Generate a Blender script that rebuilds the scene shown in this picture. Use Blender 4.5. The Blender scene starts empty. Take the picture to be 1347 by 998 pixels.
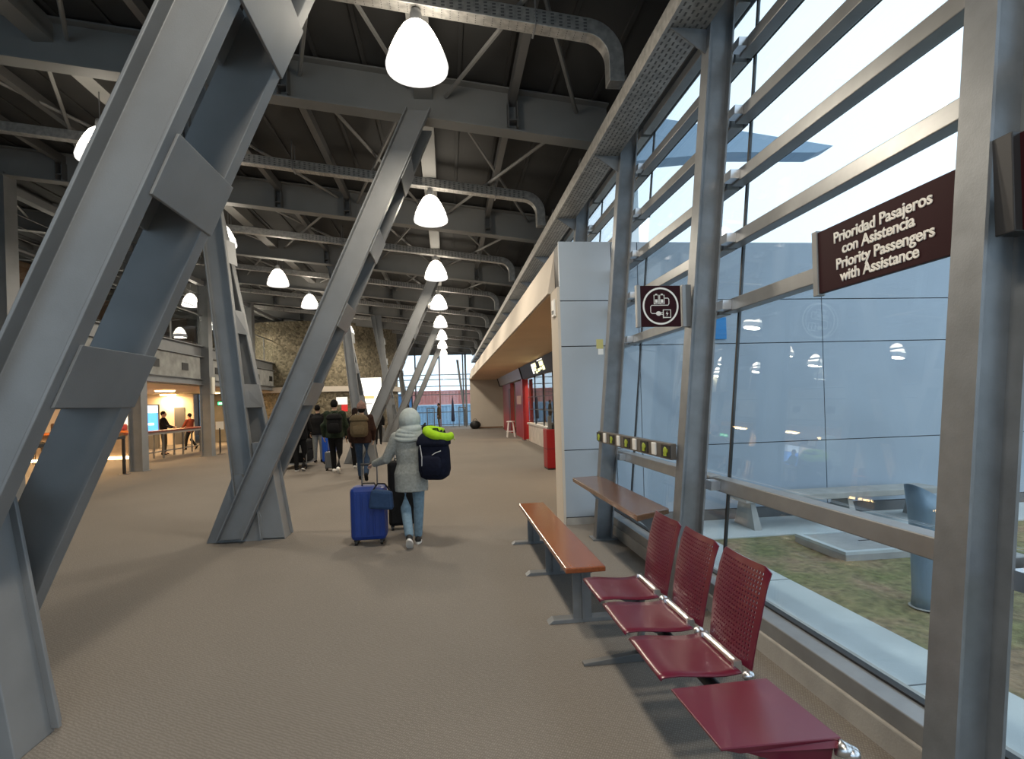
import bpy, bmesh, math, random
from mathutils import Vector, Matrix
random.seed(7)
scn = bpy.context.scene
COL = scn.collection
PI = math.pi

# ------------------------------------------------------------------ camera
FPX, YAW, ROLL = 720.0, math.atan(85 / 720.0), 0.03
cd = bpy.data.cameras.new('camera')
cam = bpy.data.objects.new('camera', cd)
COL.objects.link(cam)
cd.sensor_fit = 'HORIZONTAL'
cd.sensor_width = 36.0
cd.lens = FPX / 1347 * 36.0
cd.shift_y = 29.5 / 1347
cd.clip_start = 0.05
cd.clip_end = 400
cam.matrix_world = Matrix.Translation((0, 0, 1.67)) @ Matrix.Rotation(-YAW, 4, 'Z') @ Matrix.Rotation(PI / 2, 4, 'X') @ Matrix.Rotation(-ROLL, 4, 'Z')
scn.camera = cam

# ------------------------------------------------------------------ world (overcast dusk sky) and exposure
W = bpy.data.worlds.new('overcast_sky')
scn.world = W
W.use_nodes = True
nt = W.node_tree
nt.nodes.clear()
wo = nt.nodes.new('ShaderNodeOutputWorld')
bg = nt.nodes.new('ShaderNodeBackground')
tc = nt.nodes.new('ShaderNodeTexCoord')
nz = nt.nodes.new('ShaderNodeTexNoise')
rp = nt.nodes.new('ShaderNodeValToRGB')
nz.inputs['Scale'].default_value = 1.6
nz.inputs['Detail'].default_value = 4
rp.color_ramp.elements[0].position = 0.35
rp.color_ramp.elements[0].color = (0.72, 0.86, 0.96, 1)
rp.color_ramp.elements[1].position = 0.7
rp.color_ramp.elements[1].color = (0.84, 0.93, 1.0, 1)
nt.links.new(tc.outputs['Generated'], nz.inputs['Vector'])
nt.links.new(nz.outputs['Fac'], rp.inputs['Fac'])
nt.links.new(rp.outputs['Color'], bg.inputs['Color'])
nt.links.new(bg.outputs['Background'], wo.inputs['Surface'])
bg.inputs['Strength'].default_value = 0.85

vs = scn.view_settings
vs.view_transform = 'Standard'
vs.look = 'None'
vs.gamma = 1.0
vs.use_curve_mapping = False
vs.exposure = 1.18
scn.display_settings.display_device = 'sRGB'

LAMP_EMIT = 5.0
LAMP_WATT = 50.0

# ------------------------------------------------------------------ materials
MATS = {}
def mat(name, col, rough=0.5, metal=0.0, emit=0.0, ecol=None, var=0.0, vscale=6.0, bump=0.0, bscale=60.0, coat=0.0, spec=None, stretch=None):
    if name in MATS:
        return MATS[name]
    m = bpy.data.materials.new(name)
    m.use_nodes = True
    n = m.node_tree.nodes
    l = m.node_tree.links
    b = n['Principled BSDF']
    b.inputs['Base Color'].default_value = (*col, 1)
    b.inputs['Roughness'].default_value = rough
    b.inputs['Metallic'].default_value = metal
    if coat:
        b.inputs['Coat Weight'].default_value = coat
        b.inputs['Coat Roughness'].default_value = 0.2
    if spec is not None:
        b.inputs['Specular IOR Level'].default_value = spec
    if emit:
        b.inputs['Emission Color'].default_value = (*(ecol or col), 1)
        b.inputs['Emission Strength'].default_value = emit
    if var or bump:
        t = n.new('ShaderNodeTexCoord')
        vec = t.outputs['Object']
        if stretch:
            mp = n.new('ShaderNodeMapping')
            mp.inputs['Scale'].default_value = stretch
            l.new(vec, mp.inputs['Vector'])
            vec = mp.outputs['Vector']
    if var:
        z = n.new('ShaderNodeTexNoise')
        z.inputs['Scale'].default_value = vscale
        z.inputs['Detail'].default_value = 5
        l.new(vec, z.inputs['Vector'])
        r = n.new('ShaderNodeValToRGB')
        r.color_ramp.elements[0].position = 0.3
        r.color_ramp.elements[1].position = 0.7
        r.color_ramp.elements[0].color = (*[c * (1 - var) for c in col], 1)
        r.color_ramp.elements[1].color = (*[min(1, c * (1 + var)) for c in col], 1)
        l.new(z.outputs['Fac'], r.inputs['Fac'])
        l.new(r.outputs['Color'], b.inputs['Base Color'])
    if bump:
        z2 = n.new('ShaderNodeTexNoise')
        z2.inputs['Scale'].default_value = bscale
        z2.inputs['Detail'].default_value = 3
        l.new(vec, z2.inputs['Vector'])
        bp = n.new('ShaderNodeBump')
        bp.inputs['Strength'].default_value = bump
        bp.inputs['Distance'].default_value = 0.01
        l.new(z2.outputs['Fac'], bp.inputs['Height'])
        l.new(bp.outputs['Normal'], b.inputs['Normal'])
    MATS[name] = m
    return m

def carpet_mat():
    m = mat('carpet', (0.2, 0.16, 0.125), 0.95, spec=0.1)
    n, l = m.node_tree.nodes, m.node_tree.links
    b = n['Principled BSDF']
    t = n.new('ShaderNodeTexCoord')
    mp = n.new('ShaderNodeMapping')
    mp.inputs['Rotation'].default_value = (0, 0, 0.55)
    l.new(t.outputs['Object'], mp.inputs['Vector'])
    w1 = n.new('ShaderNodeTexWave'); w1.inputs['Scale'].default_value = 26; w1.inputs['Distortion'].default_value = 4.0; w1.inputs['Detail Scale'].default_value = 3.0
    w1.inputs['Detail'].default_value = 2
    w2 = n.new('ShaderNodeTexWave'); w2.bands_direction = 'Y'; w2.inputs['Scale'].default_value = 17; w2.inputs['Distortion'].default_value = 5.0; w2.inputs['Detail'].default_value = 2; w2.inputs['Detail Scale'].default_value = 2.5
    l.new(mp.outputs['Vector'], w1.inputs['Vector'])
    l.new(mp.outputs['Vector'], w2.inputs['Vector'])
    mu = n.new('ShaderNodeMath'); mu.operation = 'MULTIPLY'
    l.new(w1.outputs['Fac'], mu.inputs[0]); l.new(w2.outputs['Fac'], mu.inputs[1])
    nz = n.new('ShaderNodeTexNoise'); nz.inputs['Scale'].default_value = 0.5; nz.inputs['Detail'].default_value = 3
    l.new(t.outputs['Object'], nz.inputs['Vector'])
    r = n.new('ShaderNodeValToRGB')
    r.color_ramp.elements[0].color = (0.178, 0.160, 0.142, 1)
    r.color_ramp.elements[1].color = (0.272, 0.247, 0.221, 1)
    l.new(mu.outputs[0], r.inputs['Fac'])
    mx = n.new('ShaderNodeMixRGB'); mx.blend_type = 'MULTIPLY'; mx.inputs['Fac'].default_value = 0.35
    r2 = n.new('ShaderNodeValToRGB')
    r2.color_ramp.elements[0].position = 0.3; r2.color_ramp.elements[0].color = (0.75, 0.75, 0.75, 1)
    r2.color_ramp.elements[1].position = 0.65
    l.new(nz.outputs['Fac'], r2.inputs['Fac'])
    l.new(r.outputs['Color'], mx.inputs['Color1']); l.new(r2.outputs['Color'], mx.inputs['Color2'])
    l.new(mx.outputs['Color'], b.inputs['Base Color'])
    bp = n.new('ShaderNodeBump'); bp.inputs['Strength'].default_value = 0.4; bp.inputs['Distance'].default_value = 0.005
    l.new(mu.outputs[0], bp.inputs['Height']); l.new(bp.outputs['Normal'], b.inputs['Normal'])
    return m

def glass_mat(name, tint, ior=1.5, rough=0.0):
    m = bpy.data.materials.new(name)
    m.use_nodes = True
    n, l = m.node_tree.nodes, m.node_tree.links
    n.clear()
    o = n.new('ShaderNodeOutputMaterial')
    tr = n.new('ShaderNodeBsdfTransparent'); tr.inputs['Color'].default_value = (*tint, 1)
    gl = n.new('ShaderNodeBsdfGlossy'); gl.inputs['Roughness'].default_value = rough
    fr = n.new('ShaderNodeFresnel'); fr.inputs['IOR'].default_value = ior
    ge = n.new('ShaderNodeNewGeometry'); mr = n.new('ShaderNodeMapRange')   # same reflectance from either side of the pane
    mr.inputs['To Min'].default_value = ior; mr.inputs['To Max'].default_value = 1 / ior
    l.new(ge.outputs['Backfacing'], mr.inputs['Value']); l.new(mr.outputs[0], fr.inputs['IOR'])
    mx = n.new('ShaderNodeMixShader')
    l.new(fr.outputs[0], mx.inputs[0]); l.new(tr.outputs[0], mx.inputs[1]); l.new(gl.outputs[0], mx.inputs[2])
    l.new(mx.outputs[0], o.inputs['Surface'])
    MATS[name] = m
    return m

def wood_mat(name, c1, c2, rough=0.25, axis=(1, 12, 12)):
    m = mat(name, c1, rough, coat=0.4)
    n, l = m.node_tree.nodes, m.node_tree.links
    t = n.new('ShaderNodeTexCoord'); mp = n.new('ShaderNodeMapping'); mp.inputs['Scale'].default_value = axis
    z = n.new('ShaderNodeTexNoise'); z.inputs['Scale'].default_value = 3; z.inputs['Detail'].default_value = 6; z.inputs['Distortion'].default_value = 0.6
    r = n.new('ShaderNodeValToRGB')
    r.color_ramp.elements[0].position = 0.3; r.color_ramp.elements[0].color = (*c1, 1)
    r.color_ramp.elements[1].position = 0.7; r.color_ramp.elements[1].color = (*c2, 1)
    l.new(t.outputs['Object'], mp.inputs['Vector']); l.new(mp.outputs['Vector'], z.inputs['Vector'])
    l.new(z.outputs['Fac'], r.inputs['Fac']); l.new(r.outputs['Color'], n['Principled BSDF'].inputs['Base Color'])
    return m

def stone_mat():
    m = mat('rubble_stone', (0.2, 0.17, 0.11), 0.9)
    n, l = m.node_tree.nodes, m.node_tree.links
    t = n.new('ShaderNodeTexCoord'); v = n.new('ShaderNodeTexVoronoi'); v.inputs['Scale'].default_value = 9
    r = n.new('ShaderNodeValToRGB')
    r.color_ramp.elements[0].color = (0.10, 0.085, 0.055, 1); r.color_ramp.elements[1].color = (0.24, 0.205, 0.14, 1)
    sp = n.new('ShaderNodeSeparateColor')
    l.new(t.outputs['Object'], v.inputs['Vector']); l.new(v.outputs['Color'], sp.inputs[0])
    l.new(sp.outputs[0], r.inputs['Fac']); l.new(r.outputs['Color'], n['Principled BSDF'].inputs['Base Color'])
    bp = n.new('ShaderNodeBump'); bp.inputs['Strength'].default_value = 0.8; bp.inputs['Distance'].default_value = 0.05; bp.invert = True
    l.new(v.outputs['Distance'], bp.inputs['Height']); l.new(bp.outputs['Normal'], n['Principled BSDF'].inputs['Normal'])
    return m

def grass_mat():
    m = mat('dry_grass', (0.2, 0.2, 0.08), 0.95)
    n, l = m.node_tree.nodes, m.node_tree.links
    t = n.new('ShaderNodeTexCoord')
    z = n.new('ShaderNodeTexNoise'); z.inputs['Scale'].default_value = 1.7; z.inputs['Detail'].default_value = 8
    r = n.new('ShaderNodeValToRGB')
    r.color_ramp.elements[0].position = 0.35; r.color_ramp.elements[0].color = (0.16, 0.16, 0.06, 1)
    r.color_ramp.elements[1].position = 0.62; r.color_ramp.elements[1].color = (0.27, 0.185, 0.11, 1)
    e = r.color_ramp.elements.new(0.5); e.color = (0.215, 0.18, 0.085, 1)
    l.new(t.outputs['Object'], z.inputs['Vector']); l.new(z.outputs['Fac'], r.inputs['Fac'])
    z2 = n.new('ShaderNodeTexNoise'); z2.inputs['Scale'].default_value = 14; z2.inputs['Detail'].default_value = 6
    l.new(t.outputs['Object'], z2.inputs['Vector'])
    mx = n.new('ShaderNodeMixRGB'); mx.blend_type = 'OVERLAY'; mx.inputs['Fac'].default_value = 0.9
    l.new(r.outputs['Color'], mx.inputs['Color1']); l.new(z2.outputs['Fac'], mx.inputs['Color2'])
    l.new(mx.outputs['Color'], n['Principled BSDF'].inputs['Base Color'])
    bp = n.new('ShaderNodeBump'); bp.inputs['Strength'].default_value = 1.0; bp.inputs['Distance'].default_value = 0.03
    l.new(z2.outputs['Fac'], bp.inputs['Height']); l.new(bp.outputs['Normal'], n['Principled BSDF'].inputs['Normal'])
    return m

STEEL = mat('painted_steel', (0.205, 0.212, 0.22), 0.45, 0.2, var=0.10, vscale=2.5, bump=0.06, bscale=150)
COLST = mat('galvanised_column', (0.19, 0.20, 0.212), 0.4, 0.35, var=0.14, vscale=7, bump=0.05, bscale=120)
ALU = mat('aluminium_frame', (0.27, 0.275, 0.28), 0.36, 0.45, var=0.08, vscale=8)
BEAMM = mat('roof_beam_paint', (0.21, 0.21, 0.205), 0.6, 0.0, var=0.08, vscale=1.5)
DECK = mat('dark_roof_deck', (0.045, 0.045, 0.045), 0.8, var=0.2, vscale=1.0)
DARKST = mat('dark_steel', (0.13, 0.13, 0.13), 0.5, 0.2)
TRAY = mat('perforated_tray', (0.42, 0.41, 0.39), 0.45, 0.6, var=0.25, vscale=14)
CARPET = carpet_mat()
GLASS = glass_mat('window_glass', (0.87, 0.93, 0.975))
GLASS2 = glass_mat('clear_glass', (0.9, 0.92, 0.92))
BLACK = mat('black_rubber', (0.012, 0.012, 0.013), 0.55)
CONC = mat('concrete', (0.36, 0.345, 0.32), 0.9, var=0.12, vscale=5, bump=0.2, bscale=80)
CONCF = mat('cast_concrete_panel', (0.30, 0.305, 0.295), 0.9, var=0.25, vscale=3, bump=0.2, bscale=60)
PATH = mat('pale_concrete_path', (0.50, 0.52, 0.51), 0.9, var=0.10, vscale=2, bump=0.15, bscale=90)
GRASS = grass_mat()
PANEL = mat('grey_cladding', (0.37, 0.42, 0.48), 0.42, 0.1, var=0.04, vscale=1.2)
PANELX = PANEL
MAROON = mat('maroon_sign', (0.028, 0.006, 0.009), 0.5, spec=.12)
SEATM = mat('maroon_seat', (0.115, 0.004, 0.022), 0.34, 0.0, coat=0.5, var=0.08, vscale=3)
CHROME = mat('polished_alloy', (0.7, 0.7, 0.72), 0.28, 1.0)
WHITE = mat('white_paint', (0.8, 0.8, 0.78), 0.5)
BENCHW = wood_mat('bench_wood', (0.20, 0.055, 0.02), (0.28, 0.085, 0.03), 0.22, (12, 1, 12))
SHELFW = wood_mat('shelf_wood', (0.115, 0.055, 0.03), (0.16, 0.08, 0.042), 0.22, (12, 1, 12))
BEIGE = mat('beige_render', (0.56, 0.50, 0.43), 0.8, var=0.05, vscale=1.0)
SOFFIT = mat('tan_soffit', (0.62, 0.43, 0.26), 0.8, var=0.05, vscale=0.8)
CREAM = mat('cream_wall', (0.66, 0.56, 0.43), 0.85, var=0.05, vscale=0.6)
REDP = mat('red_paint', (0.27, 0.008, 0.011), 0.4)
STONE = stone_mat()
BROWNW = mat('brown_panel', (0.20, 0.11, 0.06), 0.6, var=0.2, vscale=2)
LAMPG = mat('lamp_glass', (1.0, 0.93, 0.80), 0.3, emit=LAMP_EMIT, ecol=(1.0, 0.90, 0.74))
LAMPB = mat('lamp_prism_band', (.8, .79, .76), 0.3, emit=.45, ecol=(1.0, 0.98, 0.94))
WARM = mat('warm_light', (1, 0.7, 0.36), 0.5, emit=9.0, ecol=(1.0, 0.62, 0.26))
WARMS = mat('warm_cove', (1, 0.8, 0.5), 0.5, emit=7.0, ecol=(1.0, 0.66, 0.30))

# ------------------------------------------------------------------ mesh helpers
ORG = {}
class MB:
    def __init__(self):
        self.v = []; self.f = []
    def add(self, vs, fs):
        o = len(self.v)
        self.v += [tuple(p) for p in vs]
        self.f += [tuple(i + o for i in q) for q in fs]
        return self
    def hexa(self, p):   # 8 points: bottom ring 0-3, top ring 4-7
        return self.add(p, [(3, 2, 1, 0), (4, 5, 6, 7), (0, 1, 5, 4), (1, 2, 6, 5), (2, 3, 7, 6), (3, 0, 4, 7)])
    def box(self, x0, x1, y0, y1, z0, z1):
        return self.hexa([(x0, y0, z0), (x1, y0, z0), (x1, y1, z0), (x0, y1, z0), (x0, y0, z1), (x1, y0, z1), (x1, y1, z1), (x0, y1, z1)])
    def prism(self, poly, fn, a, b):   # poly 2d, fn(u,v,w)->xyz, extruded w from a to b
        n = len(poly)
        vs = [fn(u, v, a) for u, v in poly] + [fn(u, v, b) for u, v in poly]
        fs = [tuple(range(n))[::-1], tuple(range(n, 2 * n))] + [(i, (i + 1) % n, n + (i + 1) % n, n + i) for i in range(n)]
        return self.add(vs, fs)
    def loft(self, rings, cap=True, closed=False):
        n = len(rings[0]); vs = [p for r in rings for p in r]; fs = []
        m = len(rings)
        for k in range(m if closed else m - 1):
            a = k * n; b = ((k + 1) % m) * n
            for i in range(n):
                fs.append((a + i, a + (i + 1) % n, b + (i + 1) % n, b + i))
        if cap and not closed:
            fs.append(tuple(range(n))[::-1]); fs.append(tuple(range((m - 1) * n, m * n)))
        return self.add(vs, fs)
    def tube(self, pts, r, n=10, sec=None, up=(0, 0, 1), cap=True):
        pts = [Vector(p) for p in pts]
        rr = r if isinstance(r, (list, tuple)) else [r] * len(pts)
        rings = []
        for i, p in enumerate(pts):
            d = (pts[min(i + 1, len(pts) - 1)] - pts[max(i - 1, 0)]).normalized()
            u = Vector(up)
            if abs(d.dot(u)) > 0.97: u = Vector((0, 1, 0)) if abs(d.y) < 0.9 else Vector((1, 0, 0))
            a = d.cross(u).normalized(); b = a.cross(d).normalized()
            if sec: ring = [p + a * s[0] + b * s[1] for s in sec]
            else: ring = [p + (a * math.cos(2 * PI * k / n) + b * math.sin(2 * PI * k / n)) * rr[i] for k in range(n)]
            rings.append(ring)
        return self.loft(rings, cap)
    def lathe(self, prof, c=(0, 0, 0), n=24, cap=False):
        return self.loft([[(c[0] + r * math.cos(2 * PI * k / n), c[1] + r * math.sin(2 * PI * k / n), c[2] + z) for k in range(n)] for r, z in prof], cap)
    def ell(self, c, r, n=12, m=8, rot=None):
        rings = []
        for j in range(m + 1):
            t = PI * j / m; s = max(math.sin(t), 0.02)
            ring = []
            for k in range(n):
                p = Vector((r[0] * s * math.cos(2 * PI * k / n), r[1] * s * math.sin(2 * PI * k / n), -r[2] * math.cos(t)))
                if rot: p = rot @ p
                ring.append(p + Vector(c))
            rings.append(ring)
        return self.loft(rings)
    def mesh(self, name, org=(0, 0, 0), smooth=False):
        me = bpy.data.meshes.new(name)
        me.from_pydata([(p[0] - org[0], p[1] - org[1], p[2] - org[2]) for p in self.v], [], self.f)
        bm = bmesh.new(); bm.from_mesh(me)
        bmesh.ops.recalc_face_normals(bm, faces=bm.faces)
        bm.to_mesh(me); bm.free()
        if smooth:
            for p in me.polygons: p.use_smooth = True
        return me
    def build(self, name, m, parent=None, smooth=False, bevel=0.0, autosmooth=False):
        if parent is not None:
            org = ORG.get(parent.name, (0, 0, 0))
        else:
            xs = [p[0] for p in self.v]; ys = [p[1] for p in self.v]; zs = [p[2] for p in self.v]
            org = ((min(xs) + max(xs)) / 2, (min(ys) + max(ys)) / 2, min(zs))
        me = self.mesh(name, org, smooth)
        me.materials.append(m)
        o = bpy.data.objects.new(name, me)
        COL.objects.link(o)
        ORG[o.name] = org
        if parent is not None: o.parent = parent
        else: o.location = org
        if bevel:
            b = o.modifiers.new('bevel', 'BEVEL'); b.width = bevel; b.segments = 2; b.limit_method = 'ANGLE'
        return o

def thing(name, label, cat, loc=(0, 0, 0), group=None):
    o = bpy.data.objects.new(name, None)
    o.empty_display_size = 0.1
    COL.objects.link(o)
    o.location = loc
    ORG[o.name] = loc
    o['label'] = label; o['category'] = cat
    if group: o['group'] = group
    return o
def tag(o, label, cat, group=None):
    o['label'] = label; o['category'] = cat
    if group: o['group'] = group
    return o
def struct(o, label=None):
    o['kind'] = 'structure'
    if label: o['label'] = label
    return o
def sroot(name, loc=(0, 0, 0), label=None):
    o = bpy.data.objects.new(name, None); COL.objects.link(o); o.location = loc; ORG[o.name] = loc; o.empty_display_size = 0.1
    return struct(o, label)
def share(name, src, parent, off=(0, 0, 0)):
    o = bpy.data.objects.new(name, src.data); COL.objects.link(o); o.parent = parent
    o.location = Vector(src.location) + Vector(off)
    ORG[o.name] = ORG.get(src.name, (0, 0, 0))
    for md in src.modifiers:
        if md.type == 'BEVEL':
            b = o.modifiers.new('bevel', 'BEVEL'); b.width = md.width; b.segments = md.segments; b.limit_method = 'ANGLE'
    return o
def copy_tree(o, loc, parent=None, rz=None):
    c = o.copy(); COL.objects.link(c)
    if parent is None: c.location = loc
    else: c.parent = parent
    if rz is not None: c.rotation_euler = (0, 0, rz)
    ORG[c.name] = ORG.get(o.name, (0, 0, 0))
    for ch in list(o.children): copy_tree(ch, None, c)
    return c
def text_mesh(s, size, m, parent, M, name='lettering', align='CENTER', ext=0.0008, offset=0.0, sx=1.0, bold=0.0):
    cu = bpy.data.curves.new('txt', 'FONT'); cu.body = s; cu.size = size; cu.align_x = align; cu.extrude = ext; cu.offset = offset
    cu.space_line = 0.98
    if bold: cu.bevel_depth = bold; cu.bevel_resolution = 1
    to = bpy.data.objects.new('txt', cu); COL.objects.link(to)
    bpy.context.view_layer.update()
    me = bpy.data.meshes.new_from_object(to.evaluated_get(bpy.context.evaluated_depsgraph_get()))
    bpy.data.objects.remove(to)
    org = ORG.get(parent.name, (0, 0, 0))
    me.transform(Matrix.Translation(-Vector(org)) @ M @ Matrix.Diagonal((sx, 1, 1, 1)))
    me.materials.clear(); me.materials.append(m)
    o = bpy.data.objects.new(name, me); COL.objects.link(o); o.parent = parent
    return o

def isec(d, w, tf, tw):   # I section: a along web (d deep), b along flange (w wide)
    h = d / 2; k = w / 2; t = tw / 2
    return [(-h, -k), (-h + tf, -k), (-h + tf, -t), (h - tf, -t), (h - tf, -k), (h, -k), (h, k), (h - tf, k), (h - tf, t), (-h + tf, t), (-h + tf, k), (-h, k)]
def csec(d, w, tf, tw, sgn):   # channel: web at b=0, flanges reaching to b = sgn*w
    h = d / 2
    p = [(-h, 0), (h, 0), (h, sgn * w), (h - tf, sgn * w), (h - tf, sgn * tw), (-h + tf, sgn * tw), (-h + tf, sgn * w), (-h, sgn * w)]
    return p
def leanbeam(mb, x0, slope, z0, z1, y, d, w, tf=0.018, tw=0.014, sec=None):
    """I-beam in the XZ plane leaning by dx/dz = slope, cut level at z0 and z1; web across (in XZ), flanges along Y."""
    ax = Vector((slope, 0, 1)).normalized(); u = Vector((ax.z, 0, -ax.x))
    rings = []
    for ze in (z0, z1):
        ring = []
        for a, b in (sec or isec(d, w, tf, tw)):
            p = Vector((x0, y + b, 0)) + u * a
            t = (ze - p.z) / ax.z
            ring.append(p + ax * t)
        rings.append(ring)
    return mb.loft(rings)

# ------------------------------------------------------------------ room constants
def zb(X): return 5.48 - 0.118 * X           # underside of the roof beams
BAYS = [-1.7 + 4.6 * k for k in range(10)]    # roof beam lines (7.5 among them)
LAMPY = [0.95 + 4.6 * k for k in range(9)]    # lamp / cross tray lines
XL, YE, YB = -17.5, 41.2, -5.0
FX0, LEAN = 1.70, 0.097
def FX(z, d=0.0): return FX0 + LEAN * z + d
def fhex(mb, y0, y1, z0, z1, d0, d1):
    return mb.hexa([(FX(z0, d0), y0, z0), (FX(z0, d1), y0, z0), (FX(z0, d1), y1, z0), (FX(z0, d0), y1, z0),
                    (FX(z1, d0), y0, z1), (FX(z1, d1), y0, z1), (FX(z1, d1), y1, z1), (FX(z1, d0), y1, z1)])
FCOLS = [-2.8, -0.5, 1.80, 4.15, 6.40] + [8.65 + 2.3 * k for k in range(14)]

# ================================================================== STRUCTURE
struct(MB().box(XL, 6.2, 7.6, YE, -0.1, 0).box(XL, 2.02, YB, 7.6, -0.1, 0).build('floor', CARPET), 'brown grey ribbed carpet floor')

# ---- ceiling with beams
CEIL = sroot('ceiling', (0, 15, 6), 'dark sloping roof deck on grey steel beams')
mb = MB(); t0 = 0.62
n = 26
poly = []
for i in range(n + 1):      # shallow ribbed deck
    y0 = YB + (YE - YB) * i / n
    poly.append(y0)
mb.hexa([(XL, YB, zb(XL) + t0), (3.2, YB, zb(3.2) + t0), (3.2, YE, zb(3.2) + t0), (XL, YE, zb(XL) + t0),
         (XL, YB, zb(XL) + t0 + .1), (3.2, YB, zb(3.2) + t0 + .1), (3.2, YE, zb(3.2) + t0 + .1), (XL, YE, zb(XL) + t0 + .1)])
mb.build('roof_deck', DECK, CEIL)
sl = -0.118
x = XL + 0.4
ribs = None
while x < 2.6:              # deck ribs run along the hall
    r = MB().box(x, x + .05, YB, YE, zb(x) + t0 - .035, zb(x) + t0 - .001)
    if ribs is None: ribs = r.build('deck_rib', DECK, CEIL); rx = x
    else: share('deck_rib', ribs, CEIL, (x - rx, 0, zb(x) - zb(rx)))
    x += 0.62
first = None
for Y in BAYS:
    mb = MB()
    sec = isec(0.58, 0.24, 0.022, 0.014)
    rings = []
    for X in (XL, 2.35):
        rings.append([(X, Y + b, zb(X) + 0.29 + a) for a, b in sec])
    if first is None:
        first = mb.loft(rings).build('roof_beam', BEAMM, CEIL); fy = Y
    else:
        share('roof_beam', first, CEIL, (0, Y - fy, 0))
first = {}
for X, w, h in ((-0.2, .24, .3), (-4.9, .24, .3)):
    MB().box(X - w / 2, X + w / 2, YB, YE, zb(X) + .30, zb(X) + .58).build('tie_beam', BEAMM, CEIL)
for X in (-14.5, -12.2, -10.2, -7.6, -6.3, -3.4, -2.0, 1.0):
    MB().box(X - .05, X + .05, YB, YE, zb(X) + .38, zb(X) + .54).build('purlin', DARKST, CEIL)
pr = {}
for i, Y in enumerate(BAYS[:-1]):
    for (xa, xb) in ((-4.6, -2.2), (-7.2, -5.0), (-11.4, -9.4), (-1.8, -0.4), (0.1, 1.9)):
        for fl in (0, 1):
            a = (xa, Y + .05, zb(xa) + .42); b = (xb, Y + 4.55, zb(xb) + .42)
            if fl: a, b = (xb, Y + .05, zb(xb) + .36), (xa, Y + 4.55, zb(xa) + .36)
            k = (xa, fl)
            if k not in pr:
                pr[k] = (MB().tube([a, b], .028, 6).build('brace_rod', BEAMM, CEIL), Y)
            else:
                share('brace_rod', pr[k][0], CEIL, (0, Y - pr[k][1], 0))
# stiffener feet where purlins meet the beams
ft = None
for Y in BAYS:
    for X in (-12.2, -10.2, -7.6, -6.3, -3.4, -2.0, 1.0):
        if ft is None:
            ft = MB().box(X - .07, X + .07, Y - .16, Y + .16, zb(X) + .12, zb(X) + .135).box(X - .07, X - .055, Y - .16, Y + .16, zb(X) + .03, zb(X) + .38).box(X + .055, X + .07, Y - .16, Y + .16, zb(X) + .03, zb(X) + .38).build('purlin_cleat', DARKST, CEIL); f0 = (X, Y)
        else: share('purlin_cleat', ft, CEIL, (X - f0[0], Y - f0[1], zb(X) - zb(f0[0])))

# ---- back glazing added unseen to let in daylight; left enclosing wall
WB = sroot('window_31', (-7, YB, 0), 'unseen glazed wall added behind the viewpoint for daylight')
for i in range(10):
    x0 = XL + (2.4 - XL) * i / 10; x1 = XL + (2.4 - XL) * (i + 1) / 10
    MB().box(x0 + .06, x1 - .06, YB - .02, YB, .3, 5.2).build('pane', GLASS, WB)
    MB().box(x0 - .06, x0 + .06, YB - .1, YB + .05, 0, zb(x0) + .5).build('mullion', COLST, WB)
for z in (.3, 1.6, 2.9, 4.1, 5.2):
    MB().box(XL, 2.4, YB - .06, YB + .04, z - .05, z + .05).build('transom', COLST, WB)
MB().hexa([(XL, YB - .06, 5.25), (2.6, YB - .06, 5.25), (2.6, YB, 5.25), (XL, YB, 5.25), (XL, YB - .06, 8.1), (2.6, YB - .06, 5.8), (2.6, YB, 5.8), (XL, YB, 8.1)]).build('header', CONCF, WB)
MB().box(XL, 2.4, YB - .06, YB, 0, .25).build('sill', CONC, WB)
WL = sroot('wall_left', (XL, 15, 0), 'left hall wall')
MB().box(XL - .2, XL, YB, YE, 0, 8.4).build('wall_face', BROWNW, WL)

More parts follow.
